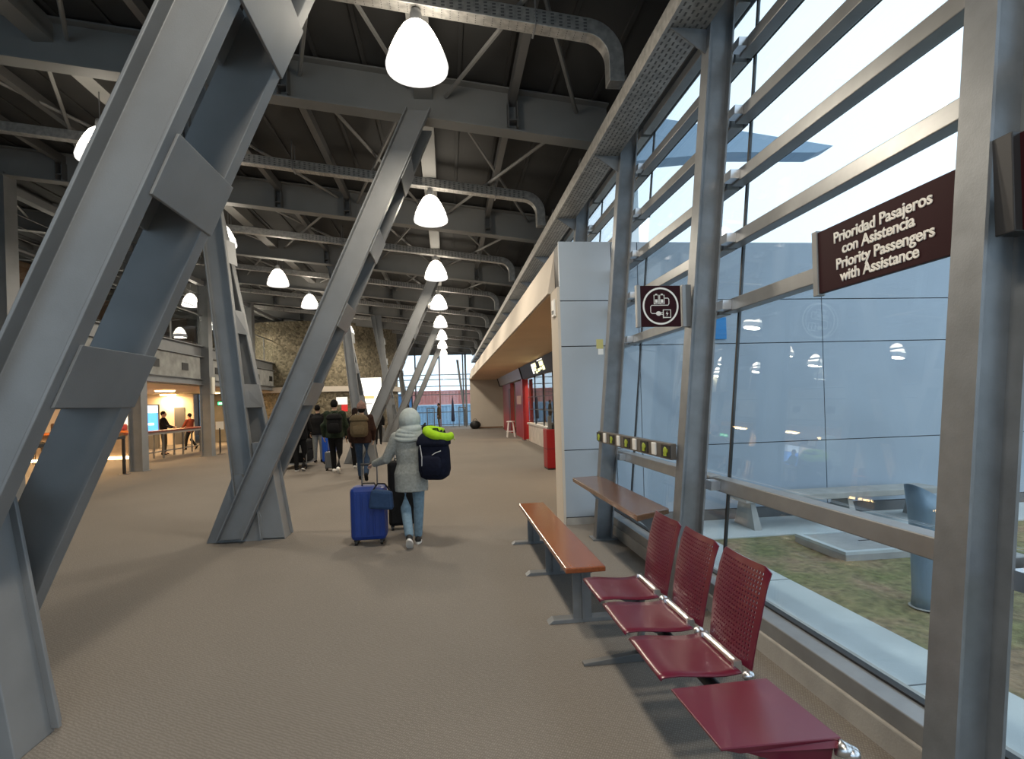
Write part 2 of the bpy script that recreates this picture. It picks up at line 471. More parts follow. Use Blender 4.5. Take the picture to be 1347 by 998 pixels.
# ---- facade: plinth, windows
struct(MB().box(1.97, 2.35, YB, 7.18, -0.06, .13).build('trim_1', CONC, bevel=.01), 'low concrete kerb under the glass wall')
MB_tr = [1.03, 2.42, 2.94, 3.43, 3.93, 4.46, 4.95]
bk = {}
wn = 0
for i in range(len(FCOLS) - 1):
    ya, yb = FCOLS[i], FCOLS[i + 1]
    high = ya > 6.3
    if high and ya < 7.3: lowcut = 3.86
    else: lowcut = 3.86 if high else None
    wn += 1
    segs = [(ya, yb, not high)]
    root = sroot('window_%d' % wn, (FX(0, .3), (ya + yb) / 2, 0), 'glazed facade bay with grey horizontal transoms')
    if i == 4: # bay reaching the panel wall: full height up to the wall, upper part beyond
        pass
    y0, y1 = ya, yb
    zs = [.22] + MB_tr
    for j in range(len(zs) - 1):
        z0, z1 = zs[j], zs[j + 1]
        if high:
            if i == 4:
                if z1 <= 3.9: yy1 = 7.17
                else: yy1 = y1
            else:
                if z1 <= 3.9: continue
                yy1 = y1
            zz0 = max(z0, 3.86) if (yy1 > 7.3) else z0
        else: yy1 = y1; zz0 = z0
        fhex(MB(), y0 + .012, yy1 - .012, zz0 + .004, z1 - .004, .42, .434).build('pane', GLASS, root)
        fhex(MB(), y0 - .011, y0 + .011, zz0, z1, .415, .436).build('glazing_joint', BLACK, root)
    for z in MB_tr:
        yy1 = y1
        if high and z < 3.9:
            if i == 4: yy1 = 7.17
            else: continue
        t = fhex(MB(), y0 + .03, yy1 - .03 if yy1 == y1 else yy1, z - .10, z, .27, .375).build('transom', ALU, root, bevel=.006)
        fhex(MB(), y0 + .02, yy1, z - .075, z - .03, .375, .413).build('gasket', BLACK, t)
        if yy1 == y1 and z < 4.9:
            fhex(MB(), y0 + .05, y0 + .16, z - .085, z - .015, .195, .268).build('bracket', CHROME, t)
            b = fhex(MB(), y1 - .16, y1 - .05, z - .085, z - .015, .195, .268).build('bracket', CHROME, t)
    if not high or i == 4:
        yy1 = 7.17 if i == 4 else y1
        fhex(MB(), y0 + .004, yy1, .13, .22, .27, .44).build('sill', ALU, root, bevel=.006)
        fhex(MB(), y0 + .004, yy1, .221, .232, .395, .44).build('sill_gasket', BLACK, root)
struct(fhex(MB(), YB, YE, 4.98, 5.95, .25, .5).build('wall_right', DARKST), 'dark closing strip above the glass wall')

# ---- facade columns
def fcol(y, z0, label, group=None):
    t = thing('facade_column', label, 'column', (FX(z0, .1), y, z0), group)
    mb = MB()
    sec = isec(0.20, 0.13, 0.014, 0.012)
    rings = [[(FX(z, .1) + a, y + b, z) for a, b in sec] for z in (z0, 5.55)]
    mb.loft(rings).build('shaft', COLST, t)
    if z0 < .1:
        MB().box(FX0 - .04, FX0 + .26, y - .10, y + .10, 0, .018).build('base_plate', COLST, t)
    # bracket carrying the cable tray
    MB().prism([(1.84, 4.595), (FX(4.595), 4.595), (FX(4.42), 4.42), (FX(4.40), 4.40)], lambda u, v, w: (u, w, v), y - .006, y + .006).build('tray_bracket', COLST, t)
    return t
for i, y in enumerate(FCOLS):
    lab = {0: 'grey steel facade column behind the viewpoint, farthest back', 1: 'grey steel facade column just behind the viewpoint',
           2: 'large near facade column carrying the priority passengers sign', 3: 'leaning steel facade column behind the maroon seats, with the charging sign',
           4: 'leaning steel facade column beside the grey panel wall, shelf end resting on it'}.get(i)
    if lab: fcol(y, 0, lab)
    else: fcol(y, 3.84, 'grey steel facade column above the kiosk roof, %s past the panel wall' % ('first', 'second', 'third', 'fourth', 'fifth', 'sixth', 'seventh', 'eighth', 'ninth', 'tenth', 'eleventh', 'twelfth', 'thirteenth', 'fourteenth')[i - 5], 'columns above the kiosk roof')

# ---- panel clad wall: inside end and its outside continuation
WP = sroot('wall_front', (4, 7.4, 0), 'grey metal clad wall running from the hall out through the glass')
MB().box(1.56, 12.0, 7.23, 7.62, -.06, 3.80).build('wall_core', BLACK, WP)
zj = [0.10, 1.0, 2.39, 3.0, 3.80]
xj = [2.62, 5.31, 8.0, 10.0, 12.0]
for j in range(4):
    z0, z1 = zj[j] + .006, zj[j + 1] - .006
    MB().box(1.535, 2.25, 7.19, 7.228, z0, z1).build('panel', PANEL, WP)
    MB().box(2.262, xj[0] - .006, 7.19, 7.228, z0, z1).build('panel', PANEL, WP)
    for k in range(4):
        MB().box(xj[k] + .006, xj[k + 1] - .006, 7.19, 7.228, z0, z1).build('panel', PANELX, WP)
MB().box(1.54, 2.2, 7.195, 7.228, 0, .094).build('skirting', CONC, WP)
MB().box(2.2, 12, 7.2, 7.228, -.06, .094).build('skirting', DARKST, WP)
MB().box(1.50, 1.535, 7.19, 7.65, 0.0, 3.19).build('end_panel', BEIGE, WP)

# ---- kiosk canopy
KC = thing('kiosk_canopy', 'long beige kiosk canopy with tan soffit along the right side', 'canopy', (3.5, 21, 3.19))
MB().hexa([(1.46, 7.66, 3.19), (6.1, 7.66, 3.19), (6.1, 36.2, 3.19), (1.46, 36.2, 3.19), (1.58, 7.66, 3.82), (6.1, 7.66, 3.82), (6.1, 36.2, 3.82), (1.58, 36.2, 3.82)]).build('fascia_box', BEIGE, KC)
MB().box(1.50, 6.05, 7.7, 36.15, 3.175, 3.189).build('soffit', SOFFIT, KC)
for k in range(4):      # added warm fill lights under the canopy, hidden behind the shop fronts
    y = 10 + 4.4 * k
    MB().lathe([(.001, -.012), (.10, -.012), (.10, 0)], (4.7, y, 3.175), 16).build('fill_light', WARM, KC)
    ld = bpy.data.lights.new('fill_glow', 'AREA'); ld.shape = 'DISK'; ld.size = .2; ld.energy = 45; ld.color = (1, .74, .46)
    lo = bpy.data.objects.new('fill_glow', ld); COL.objects.link(lo); lo.parent = KC; lo.location = (4.7 - ORG[KC.name][0], y - ORG[KC.name][1], 3.155 - ORG[KC.name][2])
# ---- kiosk enclosing walls
struct(MB().box(6.0, 6.2, 7.62, 36.2, 0, 3.17).build('wall_kiosk', CREAM), 'cream back wall of the kiosk row')
struct(MB().box(1.5, 6.2, 36.0, 36.2, 0, 3.175).build('wall_far', BEIGE), 'beige wall closing the far end of the kiosk row')
struct(MB().box(1.52, 3.6, 35.98, 36.0, 0, .09).build('baseboard_far', BROWNW))

# ---- outdoors
pth = struct(MB().box(2.36, 3.1, YB - 6, 6.25, -.3, -.05).build('path', PATH), 'pale concrete path outside the glass wall')
for y in (-3.4, -1.2, 1.0, 2.9, 4.75):
    MB().box(2.36, 3.1, y - .006, y + .006, -.052, -.0485).build('joint', DARKST, pth)
struct(MB().box(2.36, 14, 6.25, 7.19, -.3, -.045).build('apron', PATH), 'pale concrete apron along the clad wall outside')
g = MB()
nx, ny = 44, 60
gx0, gx1, gy0, gy1 = 3.1, 14.0, -8.0, 6.25
for j in range(ny + 1):
    for i in range(nx + 1):
        e = 0 if (i in (0, nx) or j in (0, ny)) else random.uniform(-.012, .022)
        g.v.append((gx0 + (gx1 - gx0) * i / nx, gy0 + (gy1 - gy0) * j / ny, -.058 + e))
for j in range(ny):
    for i in range(nx):
        a = j * (nx + 1) + i
        g.f.append((a, a + 1, a + nx + 2, a + nx + 1))
lawn = g.build('lawn', GRASS, smooth=True)
lawn['kind'] = 'stuff'; lawn['label'] = 'patchy dry grass outside the glass wall'
struct(MB().box(2.36, 220, -60, 240, -.5, -.31).box(-120, 2.36, YE + .3, 240, -.5, -.31).build('ground', mat('asphalt', (0.2, 0.2, 0.2), .9, var=.1)), 'grey ground outdoors')

mh = thing('inspection_cover', 'square concrete inspection cover with pale rim in the grass outside', 'cover', (4.55, 5.5, -.05))
MB().box(3.95, 5.15, 5.1, 5.92, -.06, .025).build('kerb', CONC, mh, bevel=.01)
MB().box(3.95, 5.15, 5.1, 5.16, .02, .05).box(3.95, 5.15, 5.86, 5.92, .02, .05).box(3.95, 4.01, 5.16, 5.86, .02, .05).box(5.09, 5.15, 5.16, 5.86, .02, .05).build('rim', PATH, mh)
MB().box(4.02, 5.08, 5.17, 5.85, .02, .04).build('lid', CONC, mh)
MB().box(4.42, 4.68, 5.5, 5.515, .04, .044).build('slot', BLACK, mh)

bo = thing('bollard', 'grey cylindrical bollard with a slanted top standing in the grass outside', 'bollard', (3.73, 3.93, -.05))
prof = [(.11, -.05), (.10, .05), (.10, .5), (.115, .72)]
mb = MB()
rings = []
for r, z in prof: rings.append([(3.73 + r * math.cos(2 * PI * k / 24), 3.93 + r * math.sin(2 * PI * k / 24), z) for k in range(24)])
rings.append([(3.73 + .13 * math.cos(2 * PI * k / 24), 3.93 + .13 * math.sin(2 * PI * k / 24), .84 - .09 * math.cos(2 * PI * k / 24)) for k in range(24)])
mb.loft(rings).build('post', mat('bollard_grey', (0.25, .33, .4), .4, .3), bo, smooth=True)
MB().ell((3.73, 3.93, -.05), (.125, .125, .015), 20, 6).build('footing', CONC, bo)

xb = thing('outdoor_bench', 'grey concrete bench along the clad wall outside the glass', 'bench', (5.1, 6.8, -.045))
MB().box(3.72, 6.5, 6.55, 6.95, .29, .37).build('seat', CONC, xb, bevel=.01)
for X in (3.85, 5.2, 6.35):
    MB().hexa([(X - .05, 6.5, -.045), (X + .05, 6.5, -.045), (X + .05, 7.0, -.045), (X - .05, 7.0, -.045), (X - .03, 6.62, .29), (X + .03, 6.62, .29), (X + .03, 6.9, .29), (X - .03, 6.9, .29)]).build('support', CONC, xb)

wing = thing('roof_wing', 'blue grey tapering canopy roof seen in the sky above the clad wall', 'canopy', (7, 17, 4))
WINGM = mat('wing_roof', (0.30, 0.40, 0.50), .6)
MB().prism([(3.0, 9.5), (5.16, 9.2), (10.83, 8.50), (10.34, 8.30), (7.8, 8.25), (5.1, 7.95), (3.0, 7.6)], lambda u, v, w: (u, w, v), 14, 14.6).build('roof_slab', WINGM, wing)
MB().box(5.1, 5.4, 14.6, 15.0, 3.4, 7.8).build('post', mat('pale_post', (.55, .62, .66), .5), wing)
struct(MB().box(6.2, 12, 7.62, 36, -.05, 3.7).build('wall_outer', PANEL), 'clad rear volume of the kiosk block outdoors')
tag(MB().box(3.62, 3.86, 7.165, 7.19, 2.45, 2.75).build('wall_notice', mat('notice_blue', (.02, .25, .6), .5)), 'small bright blue notice on the clad wall outside', 'sign')

# ---- far end glazed wall
EW = sroot('window_30', (-8, YE, 0), 'tall glazed wall closing the far end of the hall')
EM = mat('dark_mullion', (0.16, 0.17, 0.19), .4, .4)
exs = [XL, -15, -12.5, -10, -7.7, -5.9, -4.1, -2.3, -0.52, 1.22, 2.6]
ezs = [.12, 1.06, 2.38, 3.0, 3.5, 3.85, 5.35]
for i in range(len(exs) - 1):
    for j in range(len(ezs) - 1):
        MB().box(exs[i] + .03, exs[i + 1] - .03, YE, YE + .015, ezs[j] + .02, ezs[j + 1] - .02).build('pane', GLASS, EW)
for i, x in enumerate(exs):
    MB().box(x - .05, x + .05, YE - .12, YE + .02, 0, zb(x) + .2).build('mullion', mat('rust_mullion', (.30, .16, .13), .5) if abs(x + .52) < .01 else EM, EW)
for z in ezs:
    MB().box(exs[0], exs[-1], YE - .06, YE + .0, z - .03, z + .03).build('transom', EM, EW)
MB().hexa([(XL, YE - .02, 5.35), (2.6, YE - .02, 5.35), (2.6, YE + .1, 5.35), (XL, YE + .1, 5.35), (XL, YE - .02, 7.7), (2.6, YE - .02, 5.4), (2.6, YE + .1, 5.4), (XL, YE + .1, 7.7)]).build('header', BEAMM, EW)
st = thing('strut', 'slender grey steel strut pair beside the far glazed wall', 'strut', (1.1, 40.6, 0))
leanbeam(MB(), 1.35, -0.11, 0, 4.9, 40.6, .16, .12).build('leg', STEEL, st)
leanbeam(MB(), 1.4, 0.0, 0, 5.3, 40.8, .14, .12).build('leg', STEEL, st)

def container(x0, x1, y0, z0, z1, col, label, name='shipping_container'):
    t = thing(name, label, 'container', ((x0 + x1) / 2, y0 + 1.2, z0))
    m = mat('container_%d' % len(MATS), col, .6, var=.1)
    mb = MB(); poly = []
    n = int((x1 - x0) / .3)
    for k in range(n):
        a = x0 + (x1 - x0) * k / n; w = (x1 - x0) / n
        poly += [(a, y0), (a + w * .35, y0), (a + w * .5, y0 + .06), (a + w * .85, y0 + .06)]
    poly += [(x1, y0), (x1, y0 + 2.4), (x0, y0 + 2.4)]
    mb.prism(poly, lambda u, v, w: (u, v, w), z0 + .12, z1 - .12).build('body', m, t)
    for z in (z0, z1 - .12):
        MB().box(x0 - .02, x1 + .02, y0 - .02, y0 + 2.42, z, z + .12).build('rail', m, t)
    return t
container(-3.1, 3.6, 50, 1.62, 2.9, (.75, .30, .25), 'red container resting on pale blue ones beyond the far glazing')  # container tints lightened: glare of the far glazing put into the colour
container(-10, -3.2, 50, -.31, 2.7, (.16, .32, .55), 'blue container to the left of the red one beyond the far glazing')
container(-3.1, 3.6, 50, -.31, 1.60, (.38, .56, .72), 'pale blue container underneath the red one beyond the far glazing')

# ---- mezzanine on the left
MX = -8.85
MZ = thing('mezzanine', 'upper floor gallery with steel edge beam and concrete fascia on the left', 'mezzanine', (MX, 20, 2.6))
MB().box(XL, MX - .3, YB, 32.0, 3.7, 3.98).build('floor_slab', CONCF, MZ)
sec = isec(.42, .26, .03, .02)
MB().loft([[(MX - .12 + b, y, 3.85 + a) for a, b in sec] for y in (YB, 32)]).build('edge_beam', STEEL, MZ)
MB().loft([[(MX - .12 + b, y, 2.74 + a) for a, b in isec(.22, .22, .02, .014)] for y in (YB, 32)]).build('bottom_channel', STEEL, MZ)
ys = [-6.2 + 4.6 * k for k in range(9)]
vent = None
for i in range(len(ys) - 1):
    MB().box(MX - .18, MX - .08, ys[i] + .2, min(ys[i + 1], 32) - .2, 2.86, 3.63).build('fascia_panel', CONCF, MZ)
    for q in (.28, .7):
        y = ys[i] + 4.6 * q
        MB().box(MX - .078, MX - .06, y - .22, y + .22, 3.1, 3.35).build('vent', BLACK, MZ)
MB().box(XL, MX - .3, YB, 32, 2.60, 2.66).build('soffit', CREAM, MZ)
# pillars
def pillar(y, lab, grp=None):
    t = thing('pillar', lab, 'pillar', (MX, y, 0), grp)
    MB().loft([[(MX + a, y + b, z) for a, b in isec(.36, .34, .03, .02)] for z in (0, zb(MX) + .05)]).build('shaft', STEEL, t)
    MB().box(MX - .165, MX + .165, y - .13, y - .01, 0, zb(MX)).box(MX - .16, MX + .16, y + .01, y + .13, 0, zb(MX)).build('infill', STEEL, t)
    MB().box(MX - .22, MX + .22, y - .2, y + .2, 0, .02).build('base_plate', STEEL, t)
    return t
for y, lab in ((3.0, 'grey steel gallery pillar out of view beside the near raking column'), (7.6, 'grey steel gallery pillar hidden behind the near raking column'),
               (12.2, 'grey steel gallery pillar at the left picture edge, seen upstairs'), (16.9, 'grey steel gallery pillar nearest in full view, left of the blue screen'),
               (21.5, 'grey steel gallery pillar with the small white box, behind the tall table'), (26.1, 'grey steel gallery pillar seen behind the second raking column'),
               (30.7, 'farthest grey steel gallery pillar before the stone drum')):
    pillar(y, lab)
tag(MB().box(MX + .19, MX + .25, 21.38, 21.62, 2.3, 2.92).build('wall_box', mat('box_cream', (.75, .72, .62), .5)), 'small pale box fixed to a gallery pillar', 'box')
MB().box(MX - .1, MX + .08, YB, 36, 6.28, 6.44).build('upper_rail_beam', STEEL, MZ)
# balustrade
BL = thing('balustrade', 'glass balustrade with steel cables along the upper gallery', 'balustrade', (MX - .05, 15, 4.06))
for i in range(len(ys) - 1):
    for h in (0, 2.3):
        MB().box(MX - .08, MX - .065, ys[i] + h + .05, min(32, ys[i] + h + 2.25), 4.12, 5.1).build('pane', GLASS2, BL)
        MB().box(MX - .1, MX - .05, ys[i] + h - .02, ys[i] + h + .02, 4.06, 5.2).build('post', DARKST, BL)
MB().tube([(MX - .07, YB, 5.2), (MX - .07, 32, 5.2)], .03, 8).build('handrail', ALU, BL)
for z in (5.45, 5.7, 5.95):
    MB().tube([(MX - .07, YB, z), (MX - .07, 32, z)], .008, 5).build('cable', ALU, BL)
# upper back wall pieces
MB().box(XL + .01, XL + .3, 6, 36, 4.0, 6.4).build('back_lining', mat('dim_lining', (.26, .24, .20), .8, var=.3, vscale=.8), WL)
for y in (9, 13.5, 18, 22.5, 27):
    MB().box(XL + .3, XL + .45, y, y + 2.6, 5.0, 6.2).build('timber_panel', mat('timber_lining', (.42, .24, .13), .6, var=.15), WL)
    MB().box(XL + .3, XL + .36, y + 2.9, y + 4.1, 4.3, 5.6).build('lit_pane', mat('lit_pane', (.7, .8, .85), .3, emit=.7, ecol=(.75, .85, .9)), WL)
MB().box(XL + .01, XL + .2, 10, 32, 0, 2.6).build('cafe_lining', CREAM, WL)

# ---- stone drum at the back
SD = sroot('wall_stone', (-7.7, 34, 0), 'curved rubble stone drum wall behind the travellers')
mb = MB(); mb.lathe([(4.7, 0), (4.7, 6.2)], (-7.7, 34.2, 0), 64, True); mb.build('drum', STONE, SD)
MB().lathe([(4.71, 2.5), (4.86, 2.5), (4.86, 2.78), (4.71, 2.78)], (-7.7, 34.2, 0), 64).build('ledge', BEIGE, SD, smooth=False)

# ================================================================== RAKING (V) COLUMNS
def vcolumn(c, label):
    t = thing('raking_column', label, 'column', (-2.6, c, 0))
    sR, sL, sB = .4533, -.089, -.175
    xR = -2.76
    top = lambda s, x0: (zb(0) - 0.118 * x0) / (1 + .118 * s) + .0
    zR = top(sR, xR); zL = top(sL, -2.53); zB = top(sB, -2.27)
    for y, sg in ((c - .27, -1), (c + .25, 1)):
        leanbeam(MB(), xR, sR, 0.05, zR, y, .29, .13, sec=csec(.29, .10, .018, .014, sg)).build('channel', STEEL, t, bevel=.004)
    leanbeam(MB(), -2.53, sL, 0.02, zL, c - .13, .27, .12, sec=csec(.27, .09, .018, .014, -1)).build('channel', STEEL, t, bevel=.004)
    leanbeam(MB(), -2.26, sB, 0.02, zB, c + .10, .27, .13).build('channel', STEEL, t, bevel=.004)
    dx = .5 * .29 * math.sqrt(1 + sR * sR)
    for z in (1.85, 2.85, 3.80, 4.75):       # batten plates on the right-hand flanges
        h = .145
        xa = xR + sR * (z - h) + dx; xb_ = xR + sR * (z + h) + dx
        MB().hexa([(xa, c - .31, z - h), (xa + .016, c - .31, z - h), (xa + .016, c + .35, z - h), (xa, c + .35, z - h),
                   (xb_, c - .31, z + h), (xb_ + .016, c - .31, z + h), (xb_ + .016, c + .35, z + h), (xb_, c + .35, z + h)]).build('batten', STEEL, t, bevel=.003)
        MB().hexa([(xa - .3, c - .25, z - h), (xa - .284, c - .25, z - h), (xa - .284, c + .24, z - h), (xa - .3, c + .24, z - h),
                   (xb_ - .3, c - .25, z + h), (xb_ - .284, c - .25, z + h), (xb_ - .284, c + .24, z + h), (xb_ - .3, c + .24, z + h)]).build('batten', STEEL, t)
    for z in (1.85, 2.80, 3.70, 4.65):
        h = .15
        f0 = -2.40 + sL * (z - h); f1 = -2.40 + sL * (z + h)
        b0 = -2.115 + sB * (z - h); b1 = -2.115 + sB * (z + h)
        b0 = max(b0, f0 + .03); b1 = max(b1, f1 + .03)
        MB().hexa([(f0, c - .20, z - h), (b0, c + .02, z - h), (b0 + .012, c + .035, z - h), (f0 + .0, c - .18, z - h),
                   (f1, c - .20, z + h), (b1, c + .02, z + h), (b1 + .012, c + .035, z + h), (f1 + .0, c - .18, z + h)]).build('batten', STEEL, t)
    # base box: side plate, front plate, triangular gusset
    P = lambda x, y, z: (x, y, z)
    zt = 1.25
    MB().hexa([P(-2.40, c - .17, 0), P(-2.12, c - .17, 0), P(-2.12, c + .10, 0), P(-2.40, c + .10, 0),
               P(-2.50, c - .17, zt), P(-2.12 + sB * zt * .85, c - .17, zt), P(-2.12 + sB * zt * .85, c + .10, zt), P(-2.50, c + .10, zt)]).build('base_box', STEEL, t, bevel=.006)
    lx = sB * zt * .85
    MB().hexa([P(-2.125, c + .075, .021), P(-2.085, c + .075, .021), P(-2.085, c + .10, .021), P(-2.125, c + .10, .021), P(-2.125 + lx, c + .075, zt), P(-2.085 + lx, c + .075, zt), P(-2.085 + lx, c + .10, zt), P(-2.125 + lx, c + .10, zt)]).build('base_lip', STEEL, t, bevel=.004)
    MB().prism([(-3.07, 0), (-2.40, 0), (-2.40, .3), (-2.62, .85), (-2.73, .85)], lambda u, v, w: (u, w, v), c - .19, c + .12).build('gusset', STEEL, t, bevel=.004)
    MB().box(-3.06, -2.13, c - .17, c + .09, 0, .02).build('base_plate', STEEL, t)
    return t
for c, lab in ((3.08, 'huge nearest grey steel raking column filling the left of the view'), (7.5, 'second grey steel raking column standing as an X beside the walkway'),
               (16.7, 'third grey steel raking column behind the group of travellers'), (25.9, 'fourth grey steel raking column in front of the far glazing'),
               (35.1, 'farthest grey steel raking column before the far glazing')):
    vcolumn(c, lab)

# ================================================================== LAMPS AND CABLE TRAYS
def lamp_proto():
    t = thing('pendant_lamp', 'x', 'lamp', (0, 0, 0), 'pendant lamps')
    prof = [(.05, .50), (.09, .485), (.14, .44), (.19, .36), (.235, .27), (.27, .19), (.285, .155)]
    MB().lathe(prof, (0, 0, 0), 32).build('shade', LAMPG, t, smooth=True)
    mb = MB()
    mb.lathe([(.285, .155), (.30, .11), (.312, .06), (.305, .02), (.27, 0), (.001, -.004)], (0, 0, 0), 32)
    mb.build('diffuser', LAMPB, t, smooth=True)
    MB().lathe([(.001, .62), (.05, .62), (.06, .58), (.06, .50), (.001, .49)], (0, 0, 0), 16).build('cap', ALU, t)
    st_ = MB().tube([(0, 0, 0), (0, 0, 1)], .008, 6).build('stem', ALU, t); st_.location = (0, 0, .615); st_.scale = (1, 1, .02)
    ld = bpy.data.lights.new('lamp_light', 'AREA'); ld.shape = 'DISK'; ld.size = .5; ld.energy = LAMP_WATT; ld.color = (1.0, .89, .72)
    lo = bpy.data.objects.new('lamp_light', ld); COL.objects.link(lo); lo.location = (0, 0, -.012); lo.parent = t
    return t
LP = lamp_proto()
lamps = []
names = ['nearest', 'second nearest', 'third nearest', 'fourth nearest', 'fifth nearest', 'sixth nearest', 'seventh nearest', 'eighth nearest']
used = [False]
def lamp(loc, lab, L=.02):
    if not used[0]:
        used[0] = True; LP.location = loc; o = LP
    else: o = copy_tree(LP, loc)
    o['label'] = lab
    for ch in o.children:
        if ch.name.startswith('stem'): ch.scale = (1, 1, L)
    lamps.append(o)
    return o
lamp((-.2, LAMPY[0], 5.0), 'unseen white domed pendant lamp added almost overhead to light the near floor')  # extra lamp out of view, added to brighten the near hall
lamp((-.2, LAMPY[0] - 4.0, 5.0), 'unseen white domed pendant lamp added behind the viewpoint for near light')  # also added unseen, strengthens the lamp light near the camera
for k, y in enumerate(LAMPY[1:]):
    lamp((-.2, y, 5.0), 'white domed pendant lamp over the walkway, %s of its row' % names[k])
for k, y in enumerate((8.6, 12.9, 17.0, 20.8, 24.6, 28.6, 32.2)):
    lamp((-4.9, y, 5.33), 'white domed pendant lamp left of the raking columns, %s of its row' % names[k], .41)
for k, y in enumerate((17.6, 21.9, 26.4, 30.5)):
    lamp((-10.7, y, 5.4), 'domed pendant lamp over the upper gallery, %s of the inner row' % names[k], 1.2)
for k, y in enumerate((22.6, 28.2)):
    lamp((-9.8, y, 5.75), 'domed pendant lamp just behind the glass balustrade, %s one' % ('nearer', 'farther')[k], .8)

# cross trays (perforated sheet) with a bend down to the long tray
def arc(n=8): return [PI / 2 * k / n for k in range(n + 1)]
ct = None
def perf_tray(mb_pts, w, name, m, parent):
    return None
for k, y in enumerate(LAMPY):
    if ct is None:
        ct = thing('cable_tray', 'x', 'cable tray', (0, y, 5.6), 'cross cable trays')
        w = .08
        path = [(-9.5, y, 5.69 + .118 * 9.5), (1.56, y, 5.69 - .118 * 1.56)]
        zc = path[-1][2]
        for a in arc()[1:]:
            path.append((1.56 + .28 * math.sin(a), y, zc - .28 * (1 - math.cos(a)) - .035 * math.sin(a)))
        path.append((1.842, y, 4.95))
        MB().tube(path, w, sec=[(-w, -w), (w, -w), (w, w), (-w, w)], up=(0, 1, 0)).build('trough', TRAY, ct, bevel=.006)
        # rows of perforations on the near face and underside
        hm = MB()
        L = 11.0; x = -3.6
        while x < 1.5:
            zc_ = 5.69 - .118 * x
            for r_ in (-.058, -.025, .008, .041):
                hm.box(x, x + .035, y - w - .0015, y - w + .001, zc_ + r_, zc_ + r_ + .016)
                hm.box(x, x + .035, y + r_, y + r_ + .016, zc_ - w - .0015, zc_ - w + .001)
            x += .085
        pf = hm.build('perforations', DARKST, ct); pf['kind'] = 'stuff'
        for X in (-8, -5.4, -2.6, 1.0):
            z = 5.69 - .118 * X
            MB().tube([(X, y - .095, z - .11), (X, y - .095, z + .6)], .008, 6).tube([(X, y + .095, z - .11), (X, y + .095, z + .6)], .008, 6).tube([(X, y - .11, z - .095), (X, y + .11, z - .095)], .011, 6).build('hanger', ALU, ct)
        o = ct; y00 = y
    else:
        o = copy_tree(ct, (0, y, 5.6))
    o['label'] = 'perforated metal cross tray under the roof, %s' % (['behind the viewpoint', 'passing over the nearest lamp', 'passing over the second nearest lamp', 'passing over the third nearest lamp', 'passing over the fourth nearest lamp', 'passing over the fifth nearest lamp', 'passing over the sixth nearest lamp', 'passing over the seventh nearest lamp', 'passing over the farthest lamp'][k])

lt = thing('long_cable_tray', 'wide perforated cable tray running along the top of the glass wall', 'cable tray', (2.02, 17, 4.64))
MB().box(1.81, 2.14, YB, 40, 4.60, 4.615).box(1.81, 1.822, YB, 40, 4.616, 4.75).box(2.128, 2.14, YB, 40, 4.616, 4.75).build('trough', TRAY, lt)
hm = MB()
y = 2.0
while y < 14:
    for c_ in range(6):
        hm.box(1.84 + .05 * c_, 1.855 + .05 * c_, y + (.03 if c_ % 2 else 0), y + .04 + (.03 if c_ % 2 else 0), 4.5975, 4.6002)
    y += .075
pf = hm.build('perforations', DARKST, lt); pf['kind'] = 'stuff'

# ================================================================== SIGNS ON THE FACADE COLUMNS
ps = thing('priority_sign', 'maroon sign reading Prioridad Pasajeros con Asistencia on the near facade column', 'sign', (2.03, 2.3, 2.2))
PX = 2.03
MB().box(PX - .014, PX + .014, 1.86, 2.745, 2.205, 2.535).build('panel', MAROON, ps, bevel=.002)
MB().box(PX - .022, PX + .022, 2.745, 2.785, 2.195, 2.545).build('end_profile', ALU, ps, bevel=.003)
MB().box(PX - .03, PX + .03, 1.80, 1.86, 2.19, 2.55).build('fixing_profile', DARKST, ps)
SIGNW = mat('sign_white', (.82, .80, .76), .5)
Mt = lambda y, z: Matrix(((0, 0, -1, PX - .0155), (-1, 0, 0, y), (0, 1, 0, z), (0, 0, 0, 1)))
for s, z, yy in (('Prioridad Pasajeros', 2.440, 2.33), ('con Asistencia', 2.374, 2.345), ('Priority Passengers', 2.302, 2.32), ('with Assistance', 2.236, 2.345)):
    text_mesh(s, .0765, SIGNW, ps, Mt(yy, z), sx=.98, bold=.0022)

cs = thing('charging_sign', 'square maroon sign with white charging pictogram on the second facade column', 'sign', (1.7, 4.15, 2.22))
CY = 4.13
MB().box(1.515, 1.845, CY - .012, CY + .012, 2.225, 2.545).build('panel', MAROON, cs, bevel=.002)
MB().box(1.485, 1.515, CY - .024, CY + .024, 2.22, 2.55).build('end_profile', ALU, cs, bevel=.004)
MB().box(1.855, 1.885, CY - .024, CY + .024, 2.22, 2.55).build('end_profile', ALU, cs, bevel=.004)
MB().box(1.885, 1.93, CY - .02, CY + .02, 2.22, 2.55).build('fixing_profile', DARKST, cs)
ccx, ccz = 1.68, 2.385
fy_ = CY - .0135
def ring2(mb, pts, r, closed=False):   # flat line work on the sign face (XZ plane)
    mb.tube([(ccx + u, fy_, ccz + v) for u, v in pts], r, 6, up=(0, 1, 0))
mb = MB()
n = 48; ro, ri = .146, .132
vs_, fs_ = [], []
for k in range(n):
    a = 2 * PI * k / n
    vs_ += [(ccx + ro * math.cos(a), fy_, ccz + ro * math.sin(a)), (ccx + ri * math.cos(a), fy_, ccz + ri * math.sin(a))]
for k in range(n):
    q = (k + 1) % n
    fs_.append((2 * k, 2 * q, 2 * q + 1, 2 * k + 1))
mb.add(vs_, fs_); mb.build('ring', SIGNW, cs)
mb = MB()
def sq(u0, u1, v0, v1, r=.0035): ring2(mb, [(u0, v0), (u1, v0), (u1, v1), (u0, v1), (u0, v0 - r)], r)
